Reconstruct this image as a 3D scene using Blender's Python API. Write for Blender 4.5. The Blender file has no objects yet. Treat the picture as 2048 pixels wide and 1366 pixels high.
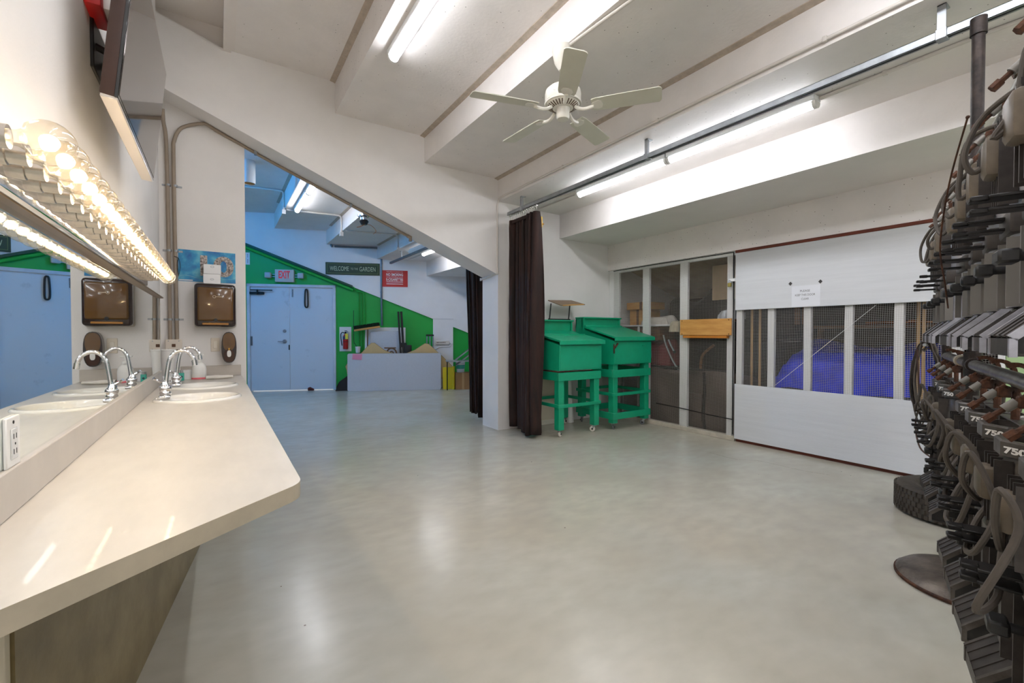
import bpy, bmesh, math, random
from mathutils import Vector, Matrix
random.seed(7)
S = bpy.context.scene
C = S.collection
PI = math.pi
rad = math.radians

# ------------------------------------------------------------------ camera, world, exposure
F_PX, CAM_H, YAW, PITCH = 890.0, 1.25, rad(33.403), rad(0.9656)
cd = bpy.data.cameras.new('camera')
cam = bpy.data.objects.new('camera', cd)
C.objects.link(cam)
cd.sensor_width = 36.0
cd.lens = 36.0 * F_PX / 2048.0
cd.clip_start = 0.02
cam.location = (0, 0, CAM_H)
cam.rotation_euler = (PI / 2 - PITCH, 0, -YAW)
S.camera = cam
w = bpy.data.worlds.new('world')
S.world = w
w.use_nodes = True
w.node_tree.nodes['Background'].inputs[0].default_value = (0.75, 0.8, 0.9, 1)
w.node_tree.nodes['Background'].inputs[1].default_value = 0.3
vs = S.view_settings
vs.view_transform = 'Standard'
vs.look = 'None'
vs.gamma = 1.0
vs.exposure = 2.0
vs.use_curve_mapping = False

TUBE_L = 9.0      # fluorescent diffusers
BULB_L = 27.0     # vanity filaments
BLUE_L = 88.0      # added blue lamp that tints the far bay

# pixel of the photograph -> direction -> point on a wall, floor or shelf plane
def ray(x, y):
    a, b, c = (x - 1024) / F_PX, 1.0, -(y - 683) / F_PX
    cp, sp = math.cos(PITCH), math.sin(PITCH)
    v = (a, b * cp + c * sp, -b * sp + c * cp)
    cy, sy = math.cos(YAW), math.sin(YAW)
    return Vector((v[0] * cy + v[1] * sy, -v[0] * sy + v[1] * cy, v[2]))
O = Vector((0, 0, CAM_H))
def onZ(x, y, z): r = ray(x, y); return O + r * ((z - CAM_H) / r.z)
def onX(x, y, X): r = ray(x, y); return O + r * (X / r.x)
def onY(x, y, Y): r = ray(x, y); return O + r * (Y / r.y)
def onV(x, y, P, n):
    r = ray(x, y); P = Vector(P); n = Vector(n)
    return O + r * ((P - O).dot(n) / r.dot(n))

# ------------------------------------------------------------------ materials
def lin(c):
    out = []
    for v in c:
        v = v / 255.0
        out.append(v / 12.92 if v <= 0.04045 else ((v + 0.055) / 1.055) ** 2.4)
    return (out[0], out[1], out[2], 1.0)
MATS = {}
def mat(name, col, rough=0.5, metal=0.0, var=0.0, vscale=6.0, bump=0.0, bscale=60.0, stretch=None,
        col2=None, rvar=0.0, coat=0.0, spec=0.5, dots=None, emit=None, sheen=0.0, vlo=0.35, vhi=0.65):
    if name in MATS:
        return MATS[name]
    m = bpy.data.materials.new(name)
    m.use_nodes = True
    nt = m.node_tree
    b = nt.nodes['Principled BSDF']
    base = lin(col)
    b.inputs['Base Color'].default_value = base
    b.inputs['Roughness'].default_value = rough
    b.inputs['Metallic'].default_value = metal
    b.inputs['Specular IOR Level'].default_value = spec
    b.inputs['Coat Weight'].default_value = coat
    if sheen:
        b.inputs['Sheen Weight'].default_value = sheen
        b.inputs['Sheen Tint'].default_value = base
    N = nt.nodes.new
    L = nt.links.new
    tc = N('ShaderNodeTexCoord')
    src = tc.outputs['Object']
    if stretch:
        mp = N('ShaderNodeMapping')
        mp.inputs['Scale'].default_value = stretch
        L(src, mp.inputs[0])
        src = mp.outputs[0]
    colout = None
    if var or col2:
        nz = N('ShaderNodeTexNoise')
        nz.inputs['Scale'].default_value = vscale
        nz.inputs['Detail'].default_value = 8
        nz.inputs['Roughness'].default_value = 0.62
        L(src, nz.inputs['Vector'])
        rp = N('ShaderNodeMapRange')
        rp.inputs[1].default_value = vlo
        rp.inputs[2].default_value = vhi
        L(nz.outputs['Fac'], rp.inputs[0])
        mx = N('ShaderNodeMix')
        mx.data_type = 'RGBA'
        c2 = lin(col2) if col2 else tuple(max(0, min(1, v * (1 - var))) for v in base[:3]) + (1,)
        mx.inputs[6].default_value = base
        mx.inputs[7].default_value = c2
        L(rp.outputs[0], mx.inputs[0])
        colout = mx.outputs[2]
        if rvar:
            rr = N('ShaderNodeMapRange')
            rr.inputs[3].default_value = max(0.02, rough - rvar)
            rr.inputs[4].default_value = min(1, rough + rvar)
            L(nz.outputs['Fac'], rr.inputs[0])
            L(rr.outputs[0], b.inputs['Roughness'])
    if dots:
        # scattered small pits: (scale, radius, share, colour)
        vo = N('ShaderNodeTexVoronoi')
        vo.inputs['Scale'].default_value = dots[0]
        L(tc.outputs['Object'], vo.inputs['Vector'])
        lt = N('ShaderNodeMath'); lt.operation = 'LESS_THAN'; lt.inputs[1].default_value = dots[1]
        L(vo.outputs['Distance'], lt.inputs[0])
        sx = N('ShaderNodeSeparateColor')
        L(vo.outputs['Color'], sx.inputs[0])
        l2 = N('ShaderNodeMath'); l2.operation = 'LESS_THAN'; l2.inputs[1].default_value = dots[2]
        L(sx.outputs[0], l2.inputs[0])
        mu = N('ShaderNodeMath'); mu.operation = 'MULTIPLY'
        L(lt.outputs[0], mu.inputs[0]); L(l2.outputs[0], mu.inputs[1])
        md = N('ShaderNodeMix'); md.data_type = 'RGBA'
        md.inputs[6].default_value = base
        if colout: L(colout, md.inputs[6])
        md.inputs[7].default_value = lin(dots[3])
        L(mu.outputs[0], md.inputs[0])
        colout = md.outputs[2]
    if colout:
        L(colout, b.inputs['Base Color'])
    if bump:
        n2 = N('ShaderNodeTexNoise')
        n2.inputs['Scale'].default_value = bscale
        n2.inputs['Detail'].default_value = 6
        L(src, n2.inputs['Vector'])
        bp = N('ShaderNodeBump')
        bp.inputs['Strength'].default_value = bump
        bp.inputs['Distance'].default_value = 0.01
        L(n2.outputs['Fac'], bp.inputs['Height'])
        L(bp.outputs[0], b.inputs['Normal'])
    if emit:
        b.inputs['Emission Color'].default_value = lin(emit[0])
        b.inputs['Emission Strength'].default_value = emit[1]
    MATS[name] = m
    return m

def glow(name, col, strength):
    m = bpy.data.materials.new(name)
    m.use_nodes = True
    nt = m.node_tree
    nt.nodes.clear()
    e = nt.nodes.new('ShaderNodeEmission')
    e.inputs[0].default_value = lin(col)
    e.inputs[1].default_value = strength
    o = nt.nodes.new('ShaderNodeOutputMaterial')
    nt.links.new(e.outputs[0], o.inputs[0])
    MATS[name] = m
    return m

def thin_glass(name, tint=(255, 255, 255), gloss=0.1, rough=0.02):
    m = bpy.data.materials.new(name)
    m.use_nodes = True
    nt = m.node_tree
    nt.nodes.clear()
    t = nt.nodes.new('ShaderNodeBsdfTransparent')
    t.inputs[0].default_value = lin(tint)
    g = nt.nodes.new('ShaderNodeBsdfGlossy')
    g.inputs['Roughness'].default_value = rough
    lw = nt.nodes.new('ShaderNodeLayerWeight')
    lw.inputs[0].default_value = 0.25
    mr = nt.nodes.new('ShaderNodeMapRange')
    mr.inputs[3].default_value = gloss * 0.3
    mr.inputs[4].default_value = min(1, gloss * 5)
    nt.links.new(lw.outputs['Facing'], mr.inputs[0])
    mx = nt.nodes.new('ShaderNodeMixShader')
    nt.links.new(mr.outputs[0], mx.inputs[0])
    nt.links.new(t.outputs[0], mx.inputs[1])
    nt.links.new(g.outputs[0], mx.inputs[2])
    o = nt.nodes.new('ShaderNodeOutputMaterial')
    nt.links.new(mx.outputs[0], o.inputs[0])
    MATS[name] = m
    return m

PIT = (90, 84, 78)
WALL = mat('wall_paint', (234, 231, 228), 0.55, var=0.05, vscale=2.5, bump=0.08, bscale=90)
CONC = mat('painted_concrete', (232, 227, 223), 0.6, var=0.07, vscale=3, bump=0.15, bscale=40, dots=(30, 0.1, 0.22, PIT))
CONC_S = mat('painted_concrete_slab', (231, 225, 220), 0.6, var=0.06, vscale=2, bump=0.12, bscale=50, dots=(14, 0.035, 0.15, PIT))
JOINT = mat('joint_sealant', (186, 172, 156), 0.7, var=0.2, vscale=20, bump=0.3, bscale=60)
WHITEP = mat('white_paint', (228, 228, 226), 0.45, var=0.04, vscale=4, bump=0.06, bscale=50)
BOARDW = mat('white_painted_plywood', (214, 216, 219), 0.5, var=0.07, vscale=3, stretch=(1, 0.4, 9), bump=0.18, bscale=25)
GREENW = mat('green_wall_paint', (24, 170, 62), 0.45, var=0.12, vscale=2, bump=0.06, bscale=60)
DESKG = mat('green_enamel', (14, 166, 122), 0.38, var=0.12, vscale=9, bump=0.12, bscale=45, coat=0.1)
DOORP = mat('door_paint', (206, 214, 222), 0.4, var=0.06, vscale=5, bump=0.05, bscale=60, col2=(188, 197, 206))
BLACK = mat('black_plastic', (22, 20, 19), 0.45, bump=0.05, bscale=120)
DARKM = mat('dark_metal', (40, 38, 37), 0.4, 0.6, var=0.3, vscale=20)
CHROME = mat('chrome', (235, 235, 238), 0.08, 1.0, var=0.03, vscale=30)
STEEL = mat('brushed_steel', (170, 172, 172), 0.35, 1.0, var=0.15, vscale=20, stretch=(1, 0.2, 6))
GALV = mat('galvanised_steel', (172, 176, 180), 0.42, 0.85, var=0.22, vscale=14, bump=0.05)
CONDW = mat('painted_conduit', (216, 210, 202), 0.45, var=0.05, vscale=10)
CONDT = mat('tan_conduit', (158, 143, 126), 0.45, var=0.12, vscale=8)
RUST = mat('rusty_steel', (98, 60, 38), 0.7, 0.3, vscale=26, col2=(44, 28, 21), bump=0.4, bscale=90)
RUSTP = mat('rusty_black_pipe', (62, 52, 47), 0.5, 0.5, vscale=18, col2=(30, 24, 22), bump=0.15, bscale=60)
PLY = mat('plywood', (208, 158, 88), 0.5, vscale=3, stretch=(1, 1.2, 7), col2=(186, 132, 66), bump=0.08)
WOODD = mat('dark_timber', (122, 82, 48), 0.6, vscale=4, stretch=(1, 1.5, 9), col2=(84, 54, 30))
CARD = mat('cardboard', (176, 130, 82), 0.8, var=0.12, vscale=6)
WHITEPL = mat('white_plastic', (232, 231, 227), 0.35, var=0.03, vscale=10)
GREYT = mat('grey_table_plastic', (196, 198, 202), 0.5, var=0.06, vscale=40, bump=0.15, bscale=180)
PAPER = mat('paper', (236, 236, 236), 0.8, var=0.02, vscale=8)
GALVD = mat('dark_galvanised', (120, 126, 132), 0.45, 0.8, var=0.2, vscale=12)

# ------------------------------------------------------------------ mesh helpers
class G:
    def __init__(self):
        self.bm = bmesh.new()
    def _q(self, vs, faces, M=None):
        vv = [self.bm.verts.new(M @ Vector(v) if M else Vector(v)) for v in vs]
        out = []
        for f in faces:
            try:
                out.append(self.bm.faces.new([vv[i] for i in f]))
            except ValueError:
                pass
        return vv, out
    def box(self, x0, y0, z0, x1, y1, z1, M=None):
        vs = [(x, y, z) for z in (z0, z1) for y in (y0, y1) for x in (x0, x1)]
        self._q(vs, [(0, 2, 3, 1), (4, 5, 7, 6), (0, 1, 5, 4), (2, 6, 7, 3), (0, 4, 6, 2), (1, 3, 7, 5)], M)
        return self
    def bbox(self, x0, y0, z0, x1, y1, z1, bev=0.004, seg=2, M=None):
        g = bmesh.new()
        bmesh.ops.create_cube(g, size=1)
        for v in g.verts:
            v.co = Vector(((x0 + x1) / 2 + v.co.x * (x1 - x0), (y0 + y1) / 2 + v.co.y * (y1 - y0), (z0 + z1) / 2 + v.co.z * (z1 - z0)))
        bmesh.ops.bevel(g, geom=list(g.edges), offset=bev, segments=seg, affect='EDGES', profile=0.5)
        self._merge(g, M)
        return self
    def _merge(self, g, M=None):
        idx = {}
        for v in g.verts:
            idx[v] = self.bm.verts.new(M @ v.co if M else v.co)
        for f in g.faces:
            try:
                self.bm.faces.new([idx[v] for v in f.verts])
            except ValueError:
                pass
        g.free()
    def prism(self, poly, axis, a, b, M=None):
        # poly: list of 2D points in the plane normal to axis, extruded from a to b
        def P(u, v, t):
            return {'X': (t, u, v), 'Y': (u, t, v), 'Z': (u, v, t)}[axis]
        n = len(poly)
        vs = [P(u, v, a) for u, v in poly] + [P(u, v, b) for u, v in poly]
        fs = [tuple(range(n)), tuple(range(2 * n - 1, n - 1, -1))]
        fs += [(i, i + n, (i + 1) % n + n, (i + 1) % n) for i in range(n)]
        self._q(vs, fs, M)
        return self
    def cyl(self, p0, p1, r0, r1=None, seg=14, cap=True, M=None):
        return self.sweep([p0, p1], [r0, r0 if r1 is None else r1], seg, cap, M)
    def tube(self, pts, r, seg=8, cap=True, M=None):
        return self.sweep(pts, [r] * len(pts), seg, cap, M)
    def sweep(self, pts, rs, seg=8, cap=True, M=None):
        pts = [Vector(p) for p in pts]
        n = len(pts)
        tan = []
        for i in range(n):
            t = pts[min(i + 1, n - 1)] - pts[max(i - 1, 0)]
            tan.append(t.normalized() if t.length > 1e-9 else Vector((0, 0, 1)))
        ref = Vector((0, 0, 1)) if abs(tan[0].z) < 0.9 else Vector((1, 0, 0))
        u = tan[0].cross(ref).normalized()
        rings = []
        for i in range(n):
            u = (u - tan[i] * u.dot(tan[i]))
            u = u.normalized() if u.length > 1e-6 else tan[i].orthogonal().normalized()
            v = tan[i].cross(u)
            ring = []
            for k in range(seg):
                a = 2 * PI * k / seg
                p = pts[i] + (u * math.cos(a) + v * math.sin(a)) * rs[i]
                ring.append(self.bm.verts.new(M @ p if M else p))
            rings.append(ring)
        for i in range(n - 1):
            for k in range(seg):
                k2 = (k + 1) % seg
                self.bm.faces.new((rings[i][k], rings[i][k2], rings[i + 1][k2], rings[i + 1][k]))
        if cap:
            self.bm.faces.new(rings[0][::-1])
            self.bm.faces.new(rings[-1])
        return self
    def lathe(self, prof, c=(0, 0, 0), seg=20, M=None, sx=1.0, sy=1.0, cap=False):
        # prof: (radius, z) pairs around the local Z axis
        c = Vector(c)
        rings = []
        for r, z in prof:
            if r < 1e-5:
                p = c + Vector((0, 0, z))
                rings.append([self.bm.verts.new(M @ p if M else p)])
            else:
                ring = []
                for k in range(seg):
                    a = 2 * PI * k / seg
                    p = c + Vector((r * sx * math.cos(a), r * sy * math.sin(a), z))
                    ring.append(self.bm.verts.new(M @ p if M else p))
                rings.append(ring)
        for a, b in zip(rings[:-1], rings[1:]):
            if len(a) == 1 and len(b) == 1:
                continue
            for k in range(seg):
                k2 = (k + 1) % seg
                if len(a) == 1:
                    self.bm.faces.new((a[0], b[k2], b[k]))
                elif len(b) == 1:
                    self.bm.faces.new((a[k], a[k2], b[0]))
                else:
                    self.bm.faces.new((a[k], a[k2], b[k2], b[k]))
        if cap:
            if len(rings[0]) > 1: self.bm.faces.new(rings[0][::-1])
            if len(rings[-1]) > 1: self.bm.faces.new(rings[-1])
        return self
    def sph(self, c, r, seg=14, M=None, sx=1, sy=1, sz=1):
        n = max(6, seg // 2)
        prof = [(r * math.sin(PI * i / n), -r * sz * math.cos(PI * i / n)) for i in range(n + 1)]
        prof[0] = (0, -r * sz); prof[-1] = (0, r * sz)
        return self.lathe(prof, c, seg, M, sx, sy)
    def grid(self, fn, nu, nv, close_u=False):
        vv = [[self.bm.verts.new(Vector(fn(i / nu, j / nv))) for j in range(nv + 1)] for i in range(nu + 1)]
        for i in range(nu):
            for j in range(nv):
                self.bm.faces.new((vv[i][j], vv[i + 1][j], vv[i + 1][j + 1], vv[i][j + 1]))
        return self

def place(o, parent, local):
    C.objects.link(o)
    if parent is not None:
        o.parent = parent
        if not local:
            o.matrix_parent_inverse = Matrix.LocRotScale(parent.location, parent.rotation_euler, None).inverted()
    return o

def obj(name, g, m, parent=None, smooth=40, local=False, solid=0.0):
    me = bpy.data.meshes.new(name)
    bmesh.ops.recalc_face_normals(g.bm, faces=g.bm.faces)
    g.bm.to_mesh(me)
    g.bm.free()
    if m is not None:
        me.materials.append(m)
    if smooth:
        me.polygons.foreach_set('use_smooth', [True] * len(me.polygons))
        me.set_sharp_from_angle(angle=rad(smooth))
    o = bpy.data.objects.new(name, me)
    if solid:
        md = o.modifiers.new('thickness', 'SOLIDIFY')
        md.thickness = solid
    return place(o, parent, local)

def tag(o, label, cat, group=None):
    o['label'] = label
    o['category'] = cat
    if group: o['group'] = group
    return o

def thing(name, label, cat, loc=(0, 0, 0), rz=0.0, group=None, rot=None):
    o = bpy.data.objects.new(name, None)
    o.empty_display_size = 0.05
    C.objects.link(o)
    o.location = loc
    o.rotation_euler = rot if rot else (0, 0, rz)
    return tag(o, label, cat, group)

def struct(o, label=None):
    o['kind'] = 'structure'
    if label: o['label'] = label
    return o

def dup(root, loc, rz=None, label=None, group=None):
    r = root.copy(); C.objects.link(r)
    r.location = loc
    if rz is not None: r.rotation_euler = (0, 0, rz)
    if label: r['label'] = label
    if group: r['group'] = group
    for ch in list(root.children):
        c = ch.copy(); C.objects.link(c); c.parent = r
        for gch in ch.children:
            d = gch.copy(); C.objects.link(d); d.parent = c
    return r

def smooth_pts(pts, n=6):
    pts = [Vector(p) for p in pts]
    out = []
    for i in range(len(pts) - 1):
        p0 = pts[max(i - 1, 0)]; p1 = pts[i]; p2 = pts[i + 1]; p3 = pts[min(i + 2, len(pts) - 1)]
        for k in range(n):
            t = k / n
            out.append(0.5 * ((2 * p1) + (p2 - p0) * t + (2 * p0 - 5 * p1 + 4 * p2 - p3) * t * t + (3 * p1 - p0 - 3 * p2 + p3) * t ** 3))
    out.append(pts[-1])
    return out

def lettering(body, W, H, m, parent, origin, right, up, local=False, depth=0.0006, name='lettering', bold=0.0, shear=0.0):
    # text fitted to W x H, centred at origin, lying in the plane (right, up)
    cu = bpy.data.curves.new('text', 'FONT')
    cu.body = body
    cu.align_x = 'CENTER'
    cu.extrude = 0.0
    cu.offset = bold
    cu.shear = shear
    t = bpy.data.objects.new('text', cu)
    me = bpy.data.meshes.new_from_object(t)
    bpy.data.objects.remove(t)
    xs = [v.co.x for v in me.vertices]; ys = [v.co.y for v in me.vertices]
    cx, cy = (min(xs) + max(xs)) / 2, (min(ys) + max(ys)) / 2
    sx, sy = W / (max(xs) - min(xs)), H / (max(ys) - min(ys))
    R, U, Oo = Vector(right).normalized(), Vector(up).normalized(), Vector(origin)
    for v in me.vertices:
        v.co = Oo + R * ((v.co.x - cx) * sx) + U * ((v.co.y - cy) * sy)
    me.materials.clear()
    me.materials.append(m)
    me.name = name
    o = bpy.data.objects.new(name, me)
    return place(o, parent, local)
# ------------------------------------------------------------------ the room under the seating steps
RF, RB = 4.91, 5.31                      # front and back of the sloping beam
ZS = [4.08, 3.87, 3.545, 3.245, 2.953, 2.60]
XS = [-1.7, 0.10, 1.035, 2.018, 3.02, 4.045, 5.0]
YN, YFAR = -5.2, 12.2
WLX = -0.41

def floor_material():
    m = bpy.data.materials.new('sealed_concrete_floor')
    m.use_nodes = True
    nt = m.node_tree; N = nt.nodes.new; L = nt.links.new
    b = nt.nodes['Principled BSDF']
    tc = N('ShaderNodeTexCoord')
    def noise(scale, det=8, rough=0.6, st=None):
        n = N('ShaderNodeTexNoise')
        n.inputs['Scale'].default_value = scale; n.inputs['Detail'].default_value = det; n.inputs['Roughness'].default_value = rough
        if st:
            mp = N('ShaderNodeMapping'); mp.inputs['Scale'].default_value = st; mp.inputs['Rotation'].default_value = (0, 0, rad(30))
            L(tc.outputs['Object'], mp.inputs[0]); L(mp.outputs[0], n.inputs['Vector'])
        else:
            L(tc.outputs['Object'], n.inputs['Vector'])
        return n.outputs['Fac']
    def mixc(fac, a, c):
        mx = N('ShaderNodeMix'); mx.data_type = 'RGBA'
        L(fac, mx.inputs[0])
        for i, v in ((6, a), (7, c)):
            if isinstance(v, tuple): mx.inputs[i].default_value = v
            else: L(v, mx.inputs[i])
        return mx.outputs[2]
    def rng(f, a, c, lo=0, hi=1):
        r = N('ShaderNodeMapRange')
        for i, v in enumerate((a, c, lo, hi)): r.inputs[1 + i].default_value = v
        L(f, r.inputs[0]); return r.outputs[0]
    big = rng(noise(0.55, 2, 0.4), 0.3, 0.7)
    mid = rng(noise(1.9, 2, 0.4), 0.25, 0.75, 0, 0.6)
    grain = rng(noise(7, 3, 0.45, st=(1, 1.7, 1)), 0.25, 0.75, 0, 0.6)
    c = mixc(big, lin((200, 193, 176)), lin((184, 187, 179)))
    c = mixc(mid, c, lin((172, 163, 146)))
    c = mixc(grain, c, lin((170, 166, 153)))
    vo = N('ShaderNodeTexVoronoi'); vo.inputs['Scale'].default_value = 4.5
    L(tc.outputs['Object'], vo.inputs['Vector'])
    lt = N('ShaderNodeMath'); lt.operation = 'LESS_THAN'; lt.inputs[1].default_value = 0.022
    L(vo.outputs['Distance'], lt.inputs[0])
    c = mixc(lt.outputs[0], c, lin((96, 80, 62)))
    L(c, b.inputs['Base Color'])
    L(rng(noise(3.2, 8), 0.3, 0.7, 0.19, 0.258), b.inputs['Roughness'])
    b.inputs['Specular IOR Level'].default_value = 0.5
    bp = N('ShaderNodeBump'); bp.inputs['Strength'].default_value = 0.012; bp.inputs['Distance'].default_value = 0.01
    L(noise(28), bp.inputs['Height']); L(bp.outputs[0], b.inputs['Normal'])
    return m
floor = struct(obj('floor', G().box(-1.9, YN - 0.1, -0.12, 7.0, YFAR, 0.0), floor_material(), smooth=0), 'sealed grey concrete floor')
CRACK = mat('crack', (96, 90, 80), 0.9, var=0.2, vscale=30)
for k, px in enumerate([[(600, 816), (660, 806), (712, 797), (760, 790)], [(690, 803), (770, 812), (850, 815), (930, 818)],
                        [(1420, 905), (1470, 918), (1520, 922), (1600, 940), (1660, 950)]]):
    pts = smooth_pts([onZ(x, y, 0.0006) for x, y in px], 8)
    g = G()
    for a, b in zip(pts[:-1], pts[1:]):
        a = a + Vector((random.uniform(-.006, .006), random.uniform(-.006, .006), 0))
        d = (b - a).normalized(); n = Vector((-d.y, d.x, 0)) * 0.0022
        g._q([a - n, a + n, b + n, b - n], [(0, 1, 2, 3)])
    obj('crack', g, CRACK, floor, smooth=0)

ceil = bpy.data.objects.new('ceiling', None); C.objects.link(ceil); ceil.location = (2.3, 4.9, 3.0)
struct(ceil, 'stepped white concrete underside of seating')
for i in range(6):
    x0, x1, z = XS[i] + (0.05 if i else 0), XS[i + 1], ZS[i]
    if i < 5:      # tread underside with the riser that drops to the next one
        poly = [(x0, z), (x1, z), (x1, ZS[i + 1]), (x1 + 0.05, ZS[i + 1]), (x1 + 0.05, z + 0.14), (x0, z + 0.14)]
    else:
        poly = [(x0, z), (7.0, z), (7.0, z + 0.14), (x0, z + 0.14)]
    obj('ceiling_slab', G().prism(poly, 'Y', YN, YFAR), CONC if i in (1, 2, 3, 4) else CONC_S, ceil, smooth=0)
    if 0 < i < 5:      # grout bead where the tread meets the next riser
        for ya, yb in ((YN, RF), (RB, 10)):
            obj('joint_bead', G().prism([(x1 - 0.05, z + 0.01), (x1 - 0.05, z - 0.006), (x1 - 0.018, z - 0.012), (x1 + 0.005, z - 0.02), (x1 + 0.005, z + 0.01)], 'Y', ya, yb), JOINT, ceil, smooth=0)
for ya, yb in ((YN, RF), (RB, 9.8)):
    obj('ceiling_slab', G().prism([(3.64, ZS[4] + 0.02), (3.64, ZS[4] - 0.016), (4.046, ZS[4] - 0.022), (4.046, ZS[4] + 0.02)], 'Y', ya, yb), CONC_S, ceil, smooth=0)
obj('haunch', G().box(0.06, YN, 3.85, 0.12, RF, 4.09), CONC_S, ceil, smooth=0)

# sloping beam, its column and the wall under it behind the desks
def zsoff(x): return 2.033 - 0.4015 * (x - 2.98)
top = [(5.02, ZS[5] + .05), (4.06, ZS[5] + .05), (4.06, ZS[4] + .05), (3.04, ZS[4] + .05), (3.04, ZS[3] + .05), (2.04, ZS[3] + .05), (2.04, ZS[2] + .05), (1.05, ZS[2] + .05), (1.05, ZS[1] + .05), (0.12, ZS[1] + .05), (0.1, 3.86), (-0.6, 4.075)]
poly = [(-0.6, zsoff(-0.6)), (3.02, zsoff(3.02)), (3.02, -0.01), (5.02, -0.01)] + top
wm = struct(obj('wall_middle', G().prism(poly, 'Y', RF, RB), WALL, smooth=0), 'white sloping concrete beam with column and wall')
struct(obj('wall_infill', G().prism([(-0.6, 3.9), (0.12, 3.8), (0.12, 4.1), (-0.6, 4.1)], 'Y', 4.955, 5.2), CONC_S, smooth=0), 'recessed wall above the sloping beam')
# partition with the dispensers
PE = 5.20
struct(obj('wall_partition', G().prism([(-0.46, 0), (0.232, 0), (0.232, zsoff(.232) + .01), (-0.46, zsoff(-.46) + .01)], 'Y', PE, RB - 0.01), WALL, smooth=0), 'short white wall with dispensers')
# left wall
struct(obj('wall_left', G().prism([(WLX, YN), (WLX, 4.72), (-0.446, 4.73), (-0.446, RB), (-0.7, RB), (-0.7, YN)], 'Z', 0, 4.3), WALL, smooth=0), 'white wall with the mirror')
struct(obj('wall_rear', G().box(-0.7, YN - 0.15, 0, 7.0, YN, 4.4), WALL, smooth=0), 'white wall at the end of the room')
# right wall: concrete header over the storage front
RX = 5.0
struct(obj('wall_right', G().box(RX, YN, 2.215, RX + 0.2, RF, 2.62), CONC, smooth=0), 'speckled white concrete header')
struct(obj('wall_right_far', G().box(RX, RB, 0, RX + 0.15, YFAR, 2.65), WALL, smooth=0), 'white side wall of the far bay')
struct(obj('wall_left_far', G().box(-1.85, RB, 0, -1.7, YFAR, 4.4), WALL, smooth=0), 'white left wall of the far bay')
struct(obj('wall_left_return', G().box(-1.85, RB - 0.1, 0, -0.446, RB, 4.4), WALL, smooth=0), 'white return wall of the far bay')

# skew back wall of the far bay
BWA = math.atan2(-0.3716, 0.9284)          # direction along the wall
bd = Vector((math.cos(BWA), math.sin(BWA), 0)); bn = Vector((bd.y, -bd.x, 0))   # bn faces the room
BP = Vector((2.198, 10.534, 0))
def bw(X, z=0.0, off=0.0):
    return BP + bd * ((X - BP.x) / bd.x) + bn * off + Vector((0, 0, z))
def bx(X): return (X - BP.x) / bd.x         # local x along the wall
BWL = Matrix.Translation(BP) @ Matrix.Rotation(BWA, 4, 'Z')     # local: x along wall, -y into the room
gl = onV(519.5, 500, BP, bn); gr = onV(864, 637, BP, bn)
gs = (gr.z - gl.z) / (gr.x - gl.x)
def zgreen(X): return gl.z + gs * (X - gl.x)
LX0, LX1 = bx(-1.9), bx(5.25)
DX0, DX1, DH = bx(0.56), bx(2.17), 2.30
gw = G()
gw.prism([(LX0, 0), (DX0, 0), (DX0, DH), (DX1, DH), (DX1, 0), (LX1, 0), (LX1, zgreen(5.25) + .1), (LX0, 4.4)], 'Y', 0.0, 0.2, BWL)
wb = struct(obj('wall_back', gw, GREENW, smooth=0), 'bright green back wall')
struct(obj('wall_back_beam', G().prism([(LX0, zgreen(-1.9)), (LX1, zgreen(5.25)), (LX1, 4.4), (LX0, 4.4)], 'Y', -0.05, -0.002, BWL), WALL, smooth=0), 'white sloping upper part of back wall')
pg = G().box(bx(4.2), -0.06, 0, bx(4.63), -0.004, 1.66, BWL)
struct(obj('wall_pilaster', pg, WALL, smooth=0), 'narrow white pilaster on the green wall')
obj('metal_strip', G().box(bx(4.19), -0.064, 1.60, bx(4.64), -0.058, 1.606, BWL), GALV, bpy.data.objects['wall_pilaster'], smooth=0)  # thin raised galvanised strip across the pilaster
struct(obj('trim_1', G().prism([(bx(0.1), zgreen(0.1) - .02), (bx(2.55), zgreen(2.55) - .02), (bx(2.55), zgreen(2.55) + .03), (bx(0.1), zgreen(0.1) + .03)], 'Y', -0.085, -0.051, BWL), mat('dark_green_paint', (14, 70, 34), 0.5, var=.1), smooth=0), 'dark green strip above the green wall')

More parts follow.
